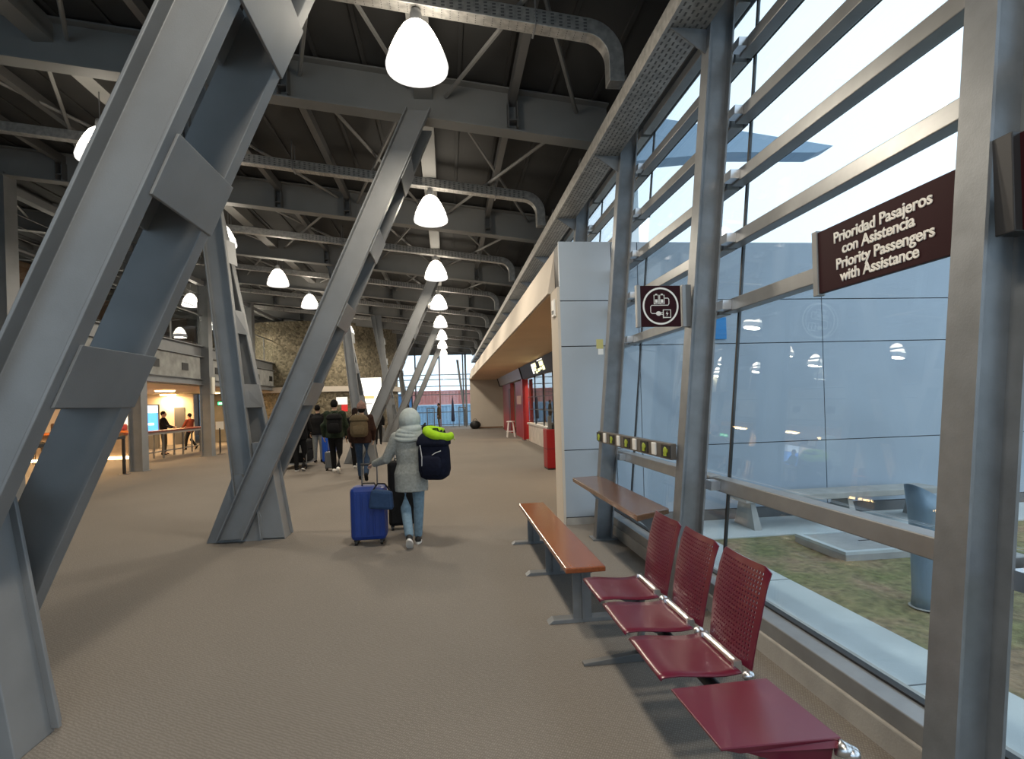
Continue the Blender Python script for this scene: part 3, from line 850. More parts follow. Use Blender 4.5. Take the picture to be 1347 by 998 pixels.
for u in (-.052, -.006):
    sq(u, u + .036, .018, .086)
    mb.box(ccx + u + .008, ccx + u + .028, fy_ - .001, fy_, ccz + .026, ccz + .052)
    mb.box(ccx + u + .01, ccx + u + .026, fy_ - .001, fy_, ccz + .088, ccz + .096)
ring2(mb, [(.032, .062), (.06, .062), (.068, .054), (.068, .018), (.06, .006), (-.072, .006), (-.082, -.004), (-.082, -.048), (-.07, -.058), (-.035, -.058)], .0035)
mb.ell((ccx - .018, fy_, ccz - .058), (.022, .003, .018))
mb.box(ccx + .004, ccx + .016, fy_ - .001, fy_, ccz - .068, ccz - .062).box(ccx + .004, ccx + .016, fy_ - .001, fy_, ccz - .054, ccz - .048)
sq(.02, .08, -.09, -.03, .0045)
mb.prism([(.052, -.04), (.04, -.062), (.05, -.062), (.046, -.082), (.062, -.056), (.052, -.056)], lambda u, v, w: (ccx + u, w, ccz + v), fy_ - .001, fy_)
mb.build('pictogram', SIGNW, cs)

rs = thing('column_sign', 'maroon sign cut off by the right picture edge on the near facade column', 'sign', (2.0, 1.3, 2.2))
MB().box(1.985, 2.015, .80, 1.665, 2.21, 2.545).build('panel', MAROON, rs, bevel=.002)
MB().box(1.955, 2.045, 1.665, 1.735, 2.205, 2.55).build('fixing_profile', mat('sign_fixing', (.045, .045, .048), .4, .3), rs, bevel=.004)

# ---- socket strip, shelf
sk = thing('socket_strip', 'long dark socket rail with white and green covers between two facade columns', 'socket strip', (1.79, 5.25, 1.16))
MB().box(1.765, 1.815, 4.21, 6.34, 1.165, 1.295).build('rail', mat('rail_brown', (.13, .115, .10), .4, .3), sk, bevel=.004)
yy = [6.28 - .2475 * k for k in range(9)]
for k, y in enumerate(yy):
    if k % 2 == 0:
        MB().box(1.757, 1.766, y - .09, y + .09, 1.18, 1.28).build('socket_plate', BLACK, sk)
        MB().ell((1.755, y, 1.232), (.006, .042, .034), 12, 6).box(1.75, 1.757, y - .05, y - .025, 1.225, 1.25).box(1.75, 1.757, y - .025, y + .03, 1.19, 1.21).build('green_mark', mat('lime_mark', (.33, .42, .03), .5), sk)
    else:
        MB().box(1.748, 1.766, y - .045, y + .045, 1.178, 1.286).build('white_socket', WHITE, sk, bevel=.008)
sh = thing('wall_shelf', 'varnished wooden shelf fixed between two facade columns', 'shelf', (1.65, 5.2, .7))
MB().prism([(1.45, 4.15), (1.80, 4.36), (1.80, 6.45), (1.45, 6.38)], lambda u, v, w: (u, v, w), .70, .75).build('board', SHELFW, sh, bevel=.008)
for y in (4.42, 6.30):
    MB().prism([(1.52, .699), (1.77, .699), (1.74, .5), (1.71, .5)], lambda u, v, w: (u, w, v), y - .01, y + .01).build('bracket', COLST, sh)
nt_ = thing('column_notice', 'small yellow and white notice on the column beside the panel wall', 'notice', (1.80, 6.3, 2.2))
MB().box(1.775, 1.855, 6.318, 6.33, 2.27, 2.38).build('yellow_half', mat('notice_yellow', (.5, .46, .18), .6), nt_)
MB().box(1.795, 1.855, 6.318, 6.33, 2.20, 2.268).build('white_half', WHITE, nt_)

# ---- wooden bench
wb = thing('bench', 'long low bench with varnished reddish wood top and grey steel feet', 'bench', (.96, 5.2, 0))
MB().box(.815, 1.115, 3.90, 6.52, .41, .45).build('seat_board', BENCHW, wb, bevel=.008)
for y in (4.075, 5.23, 6.40):
    l_ = MB().box(.89, 1.03, y - .05, y - .035, .03, .41).box(.955, .97, y - .08, y + .05, .03, .41).build('leg', COLST, wb)
    MB().prism([(.70, 0), (1.22, 0), (1.18, .03), (.74, .03)], lambda u, v, w: (u, w, v), y - .05, y + .045).build('foot', COLST, l_, bevel=.003)
MB().box(.90, 1.03, 3.97, 6.47, .385, .41).build('rail', COLST, wb)

# ---- beam seating
bs = thing('beam_seating', 'row of three maroon perforated metal seats and a maroon side table on one beam', 'seating', (1.25, 2.9, 0))
def seat_mesh(y0, y1):   # curved pan: waterfall front, scooped, rising a little at the rear
    mb = MB()
    prof = [(.893, .425), (.90, .434), (.92, .437), (.98, .434), (1.06, .426), (1.14, .418), (1.20, .416), (1.245, .42), (1.27, .428)]
    m_ = 8
    vs, fs = [], []
    for i, (x, z) in enumerate(prof):
        for j in range(m_ + 1):
            s = j / m_ * 2 - 1
            vs.append((x, y0 + (y1 - y0) * j / m_, z + (.006 * s * s if 2 < i < 8 else .002 * s * s)))
    for i in range(len(prof) - 1):
        for j in range(m_):
            a = i * (m_ + 1) + j
            fs.append((a, a + 1, a + m_ + 2, a + m_ + 1))
    return mb.add(vs, fs)
def back_mesh(y0, y1):
    mb = MB()
    nc, nr = 17, 19
    W_, Z0, Z1 = y1 - y0, .425, .885
    def coords(n, a, b, edge, ratio):
        out = [a]; w = (b - a - 2 * edge) / n
        for k in range(n):
            s = a + edge + w * k + w * (1 - ratio) / 2
            out += [s, s + w * ratio]
        return out + [b]
    us = coords(nc, 0, 1, .07, .5); vv = coords(nr, 0, 1, .055, .5)
    idx = {}
    def X(u, v):
        s = 2 * u - 1
        return 1.30 + .10 * v + .018 * s * s + .02 * (v - .5) ** 2 * 4 * .5
    for i, v in enumerate(vv):
        tp = 1 - .06 * max(0, (v - .8)) * 5 * .2
        for j, u in enumerate(us):
            uu = .5 + (u - .5) * (0.92 + .08 * min(1, v * 2))
            idx[i, j] = len(mb.v)
            e_ = abs(uu - .5) * 2                       # rounded upper corners
            dz = -.022 * max(0, (e_ - .8) / .2) ** 2 * max(0, (v - .8) / .2)
            mb.v.append((X(u, v), y0 + W_ * uu, Z0 + (Z1 - Z0) * v + dz))
    for i in range(len(vv) - 1):
        for j in range(len(us) - 1):
            hole = (i % 2 == 1) and (j % 2 == 1)
            if hole: continue
            mb.f.append((idx[i, j], idx[i, j + 1], idx[i + 1, j + 1], idx[i + 1, j]))
    return mb
def solid(o, t):
    s = o.modifiers.new('solidify', 'SOLIDIFY'); s.thickness = t; s.offset = 0
    return o
fronts = [3.70, 3.222, 2.738]
so = bo_ = None
for k, y in enumerate(fronts):
    if so is None:
        so = solid(seat_mesh(y - .425, y).build('seat', SEATM, bs, smooth=True), .007)
        bo_ = solid(back_mesh(y - .425, y + .0).build('backrest', SEATM, bs), .006)
        hb = MB().tube([(1.288, y - .36, .436), (1.288, y - .04, .436)], .02, 10).box(1.262, 1.30, y - .05, y - .03, .40, .455).box(1.262, 1.30, y - .37, y - .35, .40, .455).build('hinge_bar', CHROME, bs, smooth=False)
        kn = MB().ell((1.285, y - .455, .43), (.028, .022, .022), 12, 8).build('coupling', CHROME, bs, smooth=True)
        ga = MB().prism([(.99, .40), (1.27, .395), (1.25, .33), (1.14, .33)], lambda u, v, w: (u, w, v), y - .22, y - .20).build('seat_bracket', DARKST, bs)
        fy0 = y
    else:
        off = (0, y - fy0, 0)
        for nm, s_ in (('seat', so), ('backrest', bo_), ('hinge_bar', hb), ('coupling', kn), ('seat_bracket', ga)):
            q = share(nm, s_, bs, off)
            if nm in ('seat', 'backrest'): solid(q, .007)
tb = MB().prism([(.905, 2.232), (1.345, 2.245), (1.365, 1.815), (.915, 1.822)], lambda u, v, w: (u, v, w), .424, .434).build('table_top', SEATM, bs, bevel=.003)
MB().hexa([(.99, 1.83, .405), (1.36, 1.80, .405), (1.36, 1.83, .405), (.99, 1.85, .405), (.93, 1.826, .424), (1.363, 1.818, .424), (1.363, 1.85, .424), (.93, 1.85, .424)]).build('table_apron', SEATM, bs)
MB().prism([(1.0, .405), (1.36, .404), (1.34, .33), (1.2, .33)], lambda u, v, w: (u, w, v), 1.84, 1.855).build('table_bracket', SEATM, bs)
MB().tube([(1.20, 1.78, .31), (1.20, 3.68, .31)], .032, 14).build('beam', BLACK, bs, smooth=True)
MB().lathe([(.034, 0), (.036, .015), (.028, .03), (.001, .032)], (0, 0, 0), 14).v
MB().tube([(1.345, 1.81, .405), (1.385, 1.79, .39)], [.03, .026], 12).ell((1.385, 1.79, .388), (.03, .03, .028), 12, 8).build('end_knob', CHROME, bs, smooth=True)
for y in (2.02, 3.38):
    lg = MB().tube([(1.20, y, .30), (1.17, y, .05)], .024, 10).build('leg', DARKST, bs, smooth=True)
    MB().prism([(.80, 0), (1.42, 0), (1.42, .015), (1.18, .05), (1.12, .05), (.80, .018)], lambda u, v, w: (u, w, v), y - .025, y + .025).build('foot', DARKST, lg, bevel=.004)

# ================================================================== KIOSK ROW
kk = thing('snack_kiosk', 'glass fronted snack kiosk with dark menu sign under the canopy', 'kiosk', (3.6, 20, 0))
MARB = mat('counter_stone', (.50, .45, .40), .35, var=.2, vscale=3)
MB().box(3.4, 4.0, 12.0, 23.0, 0, .72).build('counter', MARB, kk)
MB().box(3.34, 4.05, 12.0, 23.05, .72, .78).build('counter_top', mat('counter_top_pale', (.62, .6, .56), .3), kk)
for k in range(6):
    a = 12.0 + 11 * k / 6; b = 12.0 + 11 * (k + 1) / 6
    MB().box(3.42, 3.432, a + .02, b - .02, .80, 2.62).build('pane', GLASS2, kk)
    MB().box(3.40, 3.45, a - .02, a + .02, .78, 2.66).build('mullion', BLACK, kk)
for z in (1.35, 1.85):
    MB().box(3.402, 3.44, 12, 23, z - .012, z + .012).build('glazing_bar', DARKST, kk)
SG = mat('sign_charcoal', (.03, .03, .032), .45)
sb = MB().prism([(3.28, 2.66), (3.9, 2.66), (3.9, 3.33), (3.12, 3.17), (3.12, 3.17)], lambda u, v, w: (u, w, v), 12.0, 24.0)
sb = MB().prism([(3.34, 2.64), (3.9, 2.64), (3.9, 3.17), (3.2, 3.17)], lambda u, v, w: (u, w, v), 12.0, 23.9).build('menu_sign', SG, kk)
YL = mat('sign_letters', (.85, .8, .35), .4, emit=.8, ecol=(.95, .92, .5))
WL_ = mat('sign_letters_white', (.9, .88, .8), .4, emit=.7, ecol=(1, .97, .9))
def signface(mb, y0, y1, z0, z1):
    f = lambda z: 3.34 - (z - 2.64) / .53 * .14 - .012
    return mb.hexa([(f(z0), y0, z0), (f(z0) + .01, y0, z0), (f(z0) + .01, y1, z0), (f(z0), y1, z0), (f(z1), y0, z1), (f(z1) + .01, y0, z1), (f(z1) + .01, y1, z1), (f(z1), y1, z1)])
signface(MB(), 20.45, 20.75, 2.72, 3.08).build('letter_mark', WL_, kk)
for (a, b, c_, d) in ((19.75, 20.35, 2.92, 3.08), (19.9, 20.3, 2.80, 2.9), (19.2, 19.6, 2.74, 2.84), (18.3, 19.0, 2.90, 3.05), (18.2, 18.6, 2.74, 2.88), (18.75, 19.1, 2.78, 2.86), (19.75, 20.1, 2.70, 2.77)):
    signface(MB(), a, b, c_, d).build('letter_mark', YL, kk)
signface(MB(), 18.3, 19.3, 3.09, 3.12).build('letter_mark', WL_, kk)
# things inside the kiosk
GOODS = [((.75, .12, .08), .3), ((.85, .55, .1), .25), ((.2, .35, .7), .3), ((.8, .8, .75), .2), ((.6, .25, .1), .3)]
shf = thing('kiosk_shelf', 'open display shelf with goods inside the snack kiosk', 'shelf', (5.2, 17.5, 0))
for z in (.9, 1.3, 1.7, 2.1):
    MB().box(5.0, 5.4, 13.0, 22.0, z, z + .03).build('shelf_board', WHITE, shf)
MB().box(5.4, 5.43, 13, 22, 0, 2.5).build('back_board', WHITE, shf)
for y in (13, 17.5, 21.97): MB().box(5.0, 5.4, y, y + .03, 0, 2.5).build('upright', WHITE, shf)
i = 0
for z in (.93, 1.33, 1.73):
    for k in range(9):
        c_, h_ = GOODS[(i * 3 + k) % 5]
        y = 13.2 + .95 * k
        MB()
        tag(MB().box(5.06, 5.3, y, y + .35, z, z + h_).box(5.08, 5.28, y + .03, y + .32, z + h_, z + h_ + .02).build('goods_box', mat('goods_%d' % ((i * 3 + k) % 5), c_, .5)), '%s box on the %s kiosk shelf board, number %s from near end' % (('red', 'amber', 'blue', 'white', 'brown')[(i * 3 + k) % 5], ('lower', 'middle', 'upper')[i], ('one', 'two', 'three', 'four', 'five', 'six', 'seven', 'eight', 'nine')[k]), 'box', 'boxes on the kiosk shelf')
    i += 1
ki = thing('kiosk_light', 'lit ceiling panel inside the snack kiosk', 'lamp', (4.6, 17.5, 3.1))
MB().box(4.2, 5.0, 13, 22.5, 3.12, 3.15).build('panel', mat('kiosk_panel', (1, .95, .85), .5, emit=3.0, ecol=(1, .93, .82)), ki)
MB().box(4.15, 5.05, 12.95, 22.55, 3.15, 3.174).build('housing', WHITE, ki)

# silver sign box and red portals further on
sv = thing('sign_box', 'silver illuminated sign box above the red doorways', 'sign', (3.5, 29, 2.7))
MB().prism([(3.34, 2.7), (3.9, 2.7), (3.9, 3.17), (3.2, 3.17)], lambda u, v, w: (u, w, v), 24.1, 34.5).build('box', mat('silver_sign', (.5, .48, .5), .3, .5), sv)
for y in (24.0, 34.55): MB().prism([(3.30, 2.66), (3.9, 2.66), (3.9, 3.172), (3.16, 3.172)], lambda u, v, w: (u, w, v), y, y + .06).build('end_cap', BLACK, sv)
rp_ = thing('red_portal', 'red doorway surround with a small notice next to the kiosk', 'doorway', (3.5, 26, 0))
MB().box(3.4, 3.6, 24.1, 27.3, 0, 2.64).build('panel', REDP, rp_)
MB().box(3.38, 3.40, 25.1, 26.6, 1.55, 1.95).build('notice', mat('notice_pink', (.75, .5, .45), .6), rp_)
MB().box(3.36, 3.40, 24.1, 24.9, .1, 1.15).build('lower_panel', mat('dark_red', (.12, .01, .012), .5), rp_)
MB().box(3.385, 3.40, 24.2, 25.0, 1.9, 2.45).build('lit_window', mat('lit_orange', (.9, .45, .18), .5, emit=.25, ecol=(1, .5, .2)), rp_)
rq = thing('red_portal', 'farther red doorway surround beside the beige end wall', 'doorway', (3.5, 31, 0))
MB().box(3.4, 3.6, 29.4, 33.4, 0, 2.68).build('panel', REDP, rq)
MB().box(3.38, 3.40, 29.4, 30.2, 0.05, 2.4).build('door_leaf', mat('dark_red', (.12, .01, .012), .5), rq)
MB().box(3.385, 3.40, 29.5, 30.1, 1.9, 2.35).build('lit_window', mat('lit_orange', (.9, .45, .18), .5), rq)
pp = thing('red_post', 'slim red post at the kiosk corner', 'post', (3.25, 23.4, 0))
MB().box(3.2, 3.3, 23.15, 23.6, 0, 2.63).build('shaft', REDP, pp)
MB().box(3.18, 3.32, 23.1, 23.65, 0, .04).build('foot', DARKST, pp)
s2 = thing('bar_stool', 'pale bar stool standing by the red doorway', 'stool', (2.95, 25.8, 0))
MB().lathe([(.001, .72), (.2, .72), (.2, .77), (.001, .78)], (2.95, 25.8, 0), 16, True).build('seat', WHITE, s2)
for a in range(4):
    ca, sa = math.cos(PI / 4 + a * PI / 2), math.sin(PI / 4 + a * PI / 2)
    MB().tube([(2.95 + .14 * ca, 25.8 + .14 * sa, .72), (2.95 + .26 * ca, 25.8 + .26 * sa, 0)], .02, 6).build('leg', WHITE, s2)
MB().tube([(2.95 + .21 * math.cos(2 * PI * k / 12), 25.8 + .21 * math.sin(2 * PI * k / 12), .28) for k in range(13)], .013, 6).build('foot_ring', WHITE, s2)

# red cabinet near the panel wall
rb = thing('litter_bin', 'tall red litter bin with black lid standing behind the panel wall end', 'bin', (2.62, 13.3, 0))
MB().box(2.36, 2.90, 13.05, 13.55, .03, .98).build('body', REDP, rb, bevel=.02)
MB().box(2.37, 2.89, 13.06, 13.54, 0, .03).build('plinth', BLACK, rb)
MB().box(2.355, 2.905, 13.045, 13.555, .5, .515).build('band', mat('dark_red', (.12, .01, .012), .5), rb)
MB().ell((2.62, 13.3, .98), (.2, .2, .14), 16, 8).build('lid', BLACK, rb, smooth=True)
MB().box(2.42, 2.5, 13.1, 13.2, .98, 1.3).build('handle', DARKST, rb)
# extinguisher-like white hand unit on the end panel
du = thing('hand_unit', 'small white wall unit on the end of the panel wall', 'dispenser', (1.49, 7.4, 2.9))
MB().box(1.475, 1.5, 7.32, 7.48, 2.82, 3.05).build('case', WHITE, du, bevel=.006)
MB().box(1.465, 1.475, 7.36, 7.44, 2.86, 2.9).build('button', DARKST, du)

# bag at the far wall, screens, flag
bg_ = thing('floor_bag', 'black bag on the floor at the far beige wall', 'bag', (1.75, 35.5, 0))
MB().ell((1.75, 35.5, .26), (.36, .22, .27), 16, 8).build('body', BLACK, bg_, smooth=True)
MB().tube([(1.6, 35.5, .5), (1.68, 35.5, .64), (1.82, 35.5, .64), (1.9, 35.5, .5)], .015, 6).build('handle', BLACK, bg_)
fl = thing('folded_flag', 'dark furled flag on a stand before the far glazing', 'flag', (.37, 39.4, 0))
MB().tube([(.37, 39.4, 0), (.37, 39.4, 2.25)], .02, 8).build('pole', DARKST, fl)
MB().loft([[(.37 + r * math.cos(2 * PI * k / 10), 39.4 + .6 * r * math.sin(2 * PI * k / 10), z) for k in range(10)] for r, z in ((.03, 2.1), (.07, 1.8), (.10, 1.2), (.13, .6), (.12, .4))]).build('cloth', mat('flag_navy', (.03, .035, .07), .8), fl, smooth=True)
MB().lathe([(.001, .04), (.2, .03), (.22, 0)], (.37, 39.4, 0), 16).build('foot', DARKST, fl)
for x, lab in ((-1.2, 'pale info stand left of the distant traveller'), (1.05, 'pale info stand right of the furled flag')):
    t = thing('info_stand', lab, 'stand', (x, 39.5, 0))
    MB().box(x - .28, x - .22, 39.45, 39.55, 0, 1.35).build('post', DARKST, t)
    MB().box(x + .22, x + .28, 39.45, 39.55, 0, 1.35).build('post', DARKST, t)
    MB().box(x - .28, x + .28, 39.45, 39.55, 1.35, 1.42).build('head_rail', DARKST, t)
    MB().box(x - .22, x + .22, 39.49, 39.51, .3, 1.3).build('pane', GLASS2, t)

# lightbox and notice on the stone drum
lb = thing('light_box', 'glowing white poster light box against the stone drum', 'light box', (-4.3, 28.5, .9))
MB().box(-4.62, -3.3, 28.62, 28.75, .6, 3.15).build('case', DARKST, lb)
MB().box(-4.58, -3.34, 28.60, 28.62, .65, 3.11).build('face', mat('poster_face', (1, .95, .8), .5, emit=1.25, ecol=(1, .95, .82)), lb)
MB().box(-4.5, -3.7, 28.585, 28.6, 2.05, 2.2).build('print_band', mat('poster_ochre', (.75, .5, .2), .5, emit=.4, ecol=(.8, .55, .25)), lb)
MB().box(-4.5, -3.8, 28.585, 28.6, 1.75, 1.85).build('print_band', mat('poster_grey', (.5, .5, .5), .5, emit=.4), lb)
MB().box(-4.7, -3.25, 28.55, 28.8, 0, .6).build('plinth', DARKST, lb)
rn = thing('wall_notice', 'red and white notice on the stone drum behind the heads', 'notice', (-5.35, 28.6, 1.5))
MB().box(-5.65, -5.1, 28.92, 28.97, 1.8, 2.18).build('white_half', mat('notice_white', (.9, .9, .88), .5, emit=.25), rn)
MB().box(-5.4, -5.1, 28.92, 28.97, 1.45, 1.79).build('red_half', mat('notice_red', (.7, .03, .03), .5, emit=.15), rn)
MB().box(-5.42, -5.36, 28.97, 29.5, 0, 2.1).build('stand', DARKST, rn)

# ================================================================== PEOPLE
def remesh(mb, voxel, it=6):
    me = mb.mesh('tmp'); ob = bpy.data.objects.new('tmp', me); COL.objects.link(ob)
    r = ob.modifiers.new('r', 'REMESH'); r.mode = 'VOXEL'; r.voxel_size = voxel; r.use_smooth_shade = True
    sm = ob.modifiers.new('s', 'SMOOTH'); sm.factor = .5; sm.iterations = it
    bpy.context.view_layer.update()
    out = bpy.data.meshes.new_from_object(ob.evaluated_get(bpy.context.evaluated_depsgraph_get()))
    bpy.data.objects.remove(ob)
    for p in out.polygons: p.use_smooth = True
    return out
def rbuild(mb, name, m, parent, voxel, it=6):
    me = remesh(mb, voxel, it); me.materials.clear(); me.materials.append(m)
    o = bpy.data.objects.new(name, me); COL.objects.link(o); o.parent = parent
    ORG[o.name] = (0, 0, 0)
    return o
def torso(mb, secs, s, n=20, lean=0.0):
    mb.loft([[((cx + rx * math.cos(2 * PI * k / n)) * s, (cy + ry * math.sin(2 * PI * k / n) + lean * (z - .9)) * s, z * s) for k in range(n)] for z, rx, ry, cx, cy in secs])
def limb(mb, pts, rad, s, n=12):
    P = [Vector(p) * s for p in pts]; R = [r * s for r in rad]
    # subdivide for a soft bend
    mb.tube(P, R, n)
    for p, r in zip(P, R): mb.ell(p, (r, r, r), n, 6)
def hand(mb, wrist, d, side, s, curl=.5):
    d = Vector(d).normalized(); w = Vector(wrist)
    fwd = Vector((0, 1, 0)); a = d.cross(fwd)
    if a.length < .2: a = d.cross(Vector((1, 0, 0)))
    a.normalize(); b = a.cross(d).normalized()      # b: across the palm, a: palm normal
    if a.x * side > 0: a = -a                       # palm faces the thigh
    c = w + d * .045
    mb.hexa([tuple((w + b * q * .024 + a * p * .013) * s) for p, q in ((-1, -1), (1, -1), (1, 1), (-1, 1))] + [tuple((w + d * .085 + b * q * .040 + a * p * .011) * s) for p, q in ((-1, -1), (1, -1), (1, 1), (-1, 1))])
    for k, L in enumerate((.066, .078, .084, .072)):
        p0 = w + d * .075 + b * (-.031 + .0207 * k)
        p1 = p0 + d * L * .5 + a * .008 * curl
        p2 = p1 + (d * (1 - curl * .7) + a * curl).normalized() * L * .5
        mb.tube([tuple(p0 * s), tuple(p1 * s), tuple(p2 * s)], [.0092 * s, .0088 * s, .0072 * s], 8)
        mb.ell(p2 * s, (.0072 * s,) * 3, 8, 5)
    p0 = w + d * .025 + b * .026; p1 = p0 + (d * .6 + b * .75).normalized() * .038; p2 = p1 + (d + a * .3 + b * .1).normalized() * .032
    mb.tube([tuple(p0 * s), tuple(p1 * s), tuple(p2 * s)], [.012 * s, .0105 * s, .008 * s], 8)
STAND = dict(la=((-.24, -.02, 1.13), (-.24, .06, .88)), ra=((.24, -.02, 1.13), (.24, .06, .88)), ll=((-.10, .03, .48), (-.10, -.01, .085)), rl=((.10, .03, .48), (.10, -.01, .085)))
WALK = dict(la=((-.25, -.06, 1.13), (-.25, -.02, .88)), ra=((.25, .02, 1.13), (.23, .14, .90)), ll=((-.085, .14, .50), (-.08, .20, .085)), rl=((.085, .03, .48), (.085, -.26, .17)), rt=-.75)
def person(label, loc, rz, H, jk, tr, sh, hd, skin=(.45, .28, .2), pose=WALK, hem=.84, lean=.0, vox=.013, head='hair', bulk=0.0, group=None, sole=None, hip=0.0):
    s = H / 1.74
    t = thing('person', label, 'person', loc, group)
    t.rotation_euler = (0, 0, rz); ORG[t.name] = (0, 0, 0)
    SK = mat('skin_%d' % int(skin[0] * 100), skin, .6)
    ps_ = pose
    shl = (-.175, lean * .5, 1.395); shr = (.175, lean * .5, 1.395)
    hl, hr = (-.085, 0, .90), (.085, 0, .90)
    mb = MB()
    torso(mb, [(.84, .12, .09, 0, 0), (.92, .15, .105, 0, 0), (1.06, .13, .09, 0, 0), (1.24, .155, .105, 0, 0), (1.37, .165, .09, 0, 0), (1.43, .09, .07, 0, 0), (1.48, .05, .052, 0, .0), (1.56, .048, .052, 0, .015)], s, lean=lean)
    hc = Vector((0, .02 + lean * .7, 1.615))
    mb.ell(hc * s, (.074 * s, .094 * s, .118 * s), 18, 12)
    mb.ell((hc + Vector((0, .035, -.06))) * s, (.052 * s, .06 * s, .06 * s), 14, 8)
    mb.ell((hc + Vector((0, .098, -.015))) * s, (.013 * s, .022 * s, .026 * s), 8, 6)
    mb.ell((hc + Vector((0, .085, -.06))) * s, (.026 * s, .014 * s, .010 * s), 8, 6)
    for q in (-1, 1): mb.ell((hc + Vector((q * .076, -.01, -.01))) * s, (.013 * s, .022 * s, .032 * s), 8, 6)
    for q, a, sp in ((-1, ps_['la'], shl), (1, ps_['ra'], shr)):
        limb(mb, (sp, a[0], a[1]), (.052, .042, .028), s)
        hand(mb, a[1], Vector(a[1]) - Vector(a[0]), q, s, ps_.get('curl', .6))
    for q, a, sp in ((-1, ps_['ll'], hl), (1, ps_['rl'], hr)):
        limb(mb, (sp, a[0], a[1]), (.082, .055, .04), s)
        f = Vector(a[1])
        mb.ell((f + Vector((0, .06, -.035))) * s, (.036 * s, .10 * s, .033 * s), 12, 8)
    rbuild(mb, 'body', SK, t, min(vox, .011) * max(s, .9), 5)
    EY = mat('eye_dark', (.02, .015, .012), .2)
    for q in (-1, 1):
        MB().ell((hc + Vector((q * .03, .092, .012))) * s, (.011 * s, .008 * s, .008 * s), 8, 6).build('eye', EY, t)
    # trousers
    mb = MB()
    torso(mb, [(.82, .12, .10, 0, 0), (.90, .165, .118, 0, 0), (1.0, .155, .11, 0, 0), (1.06, .145, .10, 0, 0)], s, lean=lean)
    for a, sp in ((ps_['ll'], hl), (ps_['rl'], hr)):
        an = Vector(a[1]) + (Vector(a[0]) - Vector(a[1])).normalized() * .03
        limb(mb, (sp, a[0], an), (.098, .07, .056), s)
    rbuild(mb, 'trousers', tr, t, vox, 4)
    # jacket
    mb = MB()
    bk = bulk
    torso(mb, [(hem, .175 + bk + hip, .135 + bk, 0, 0), (.93, .185 + bk + hip * .7, .14 + bk, 0, 0), (1.06, .165 + bk, .125 + bk, 0, 0), (1.22, .185 + bk, .138 + bk, 0, 0), (1.35, .19 + bk, .122 + bk, 0, 0), (1.415, .15, .10, 0, 0), (1.46, .085, .08, 0, .01), (1.49, .068, .07, 0, .012)], s, lean=lean)
    for a, sp in ((ps_['la'], shl), (ps_['ra'], shr)):
        wr = Vector(a[1]) + (Vector(a[0]) - Vector(a[1])).normalized() * .015
        limb(mb, (sp, a[0], wr), (.075 + bk * .5, .062 + bk * .4, .047), s)
    rbuild(mb, 'jacket', jk, t, vox, 6)
    # shoes
    for k, a in ((0, ps_['ll']), (1, ps_['rl'])):
        f = Vector(a[1]); tilt = ps_.get('rt', 0) if k else ps_.get('lt', 0)
        R = Matrix.Rotation(tilt, 3, 'X')
        mb = MB()
        for c, r in (((0, -.02, -.03), (.045, .055, .05)), ((0, .06, -.042), (.045, .085, .036)), ((0, .12, -.048), (.042, .05, .028))):
            mb.ell((f + R @ Vector(c)) * s, tuple(q * s for q in r), 12, 8, R)
        so_ = rbuild(mb, 'shoe', sh, t, vox * .8, 3)
        if sole:
            mb = MB()
            mb.loft([[tuple((f + R @ Vector((.046 * math.cos(u), .045 + .125 * math.sin(u), z))) * s) for u in [2 * PI * j / 20 for j in range(20)]] for z in (-.088, -.06)])
            mb.build('sole', sole, so_)
    # hair / headwear
    mb = MB()
    if head in ('hair', 'longhair'):
        mb.ell((hc + Vector((0, -.018, .028))) * s, (.088 * s, .098 * s, .108 * s), 18, 12)
        if head == 'longhair':
            mb.tube([tuple((hc + Vector(p)) * s) for p in ((0, -.05, 0), (0, -.075, -.1), (0, -.09, -.22))], [.085 * s, .075 * s, .05 * s], 12)
        rbuild(mb, 'hair', hd, t, vox, 3)
    elif head == 'beanie':
        mb.ell((hc + Vector((0, -.012, .045))) * s, (.098 * s, .112 * s, .105 * s), 18, 12)
        mb.loft([[((.1 * math.cos(u)) * s + hc.x * s, (hc.y - .012 + .114 * math.sin(u)) * s, (hc.z + z) * s) for u in [2 * PI * j / 20 for j in range(20)]] for z in (-.02, .05)])
        mb.ell((hc + Vector((0, -.012, .155))) * s, (.028 * s,) * 3, 10, 8)
        rbuild(mb, 'beanie', hd, t, vox, 2)
        mb = MB(); mb.ell((hc + Vector((0, -.035, -.035))) * s, (.078 * s, .082 * s, .075 * s), 14, 10); mb.build('hair', HAIRB, t, smooth=True)
    elif head == 'hood':
        mb.ell((hc + Vector((0, -.02, .0))) * s, (.142 * s, .150 * s, .168 * s), 20, 14)
        mb.ell((hc + Vector((.01, -.035, -.12))) * s, (.150 * s, .145 * s, .11 * s), 20, 12)
        for k, (z, r, ry) in enumerate(((-.15, .150, .135), (-.19, .170, .145), (-.235, .185, .15))):
            mb.tube([tuple((hc + Vector((r * math.cos(2 * PI * j / 24), -.015 + ry * math.sin(2 * PI * j / 24), z + .012 * math.sin(4 * PI * j / 24 + k)))) * s) for j in range(25)], .034 * s, 8)
        torso(mb, [(1.36, .15, .12, 0, 0), (1.44, .13, .115, 0, 0), (1.52, .11, .11, 0, 0)], s, lean=lean)
        rbuild(mb, 'hood', hd, t, vox * .8, 4)
    return t

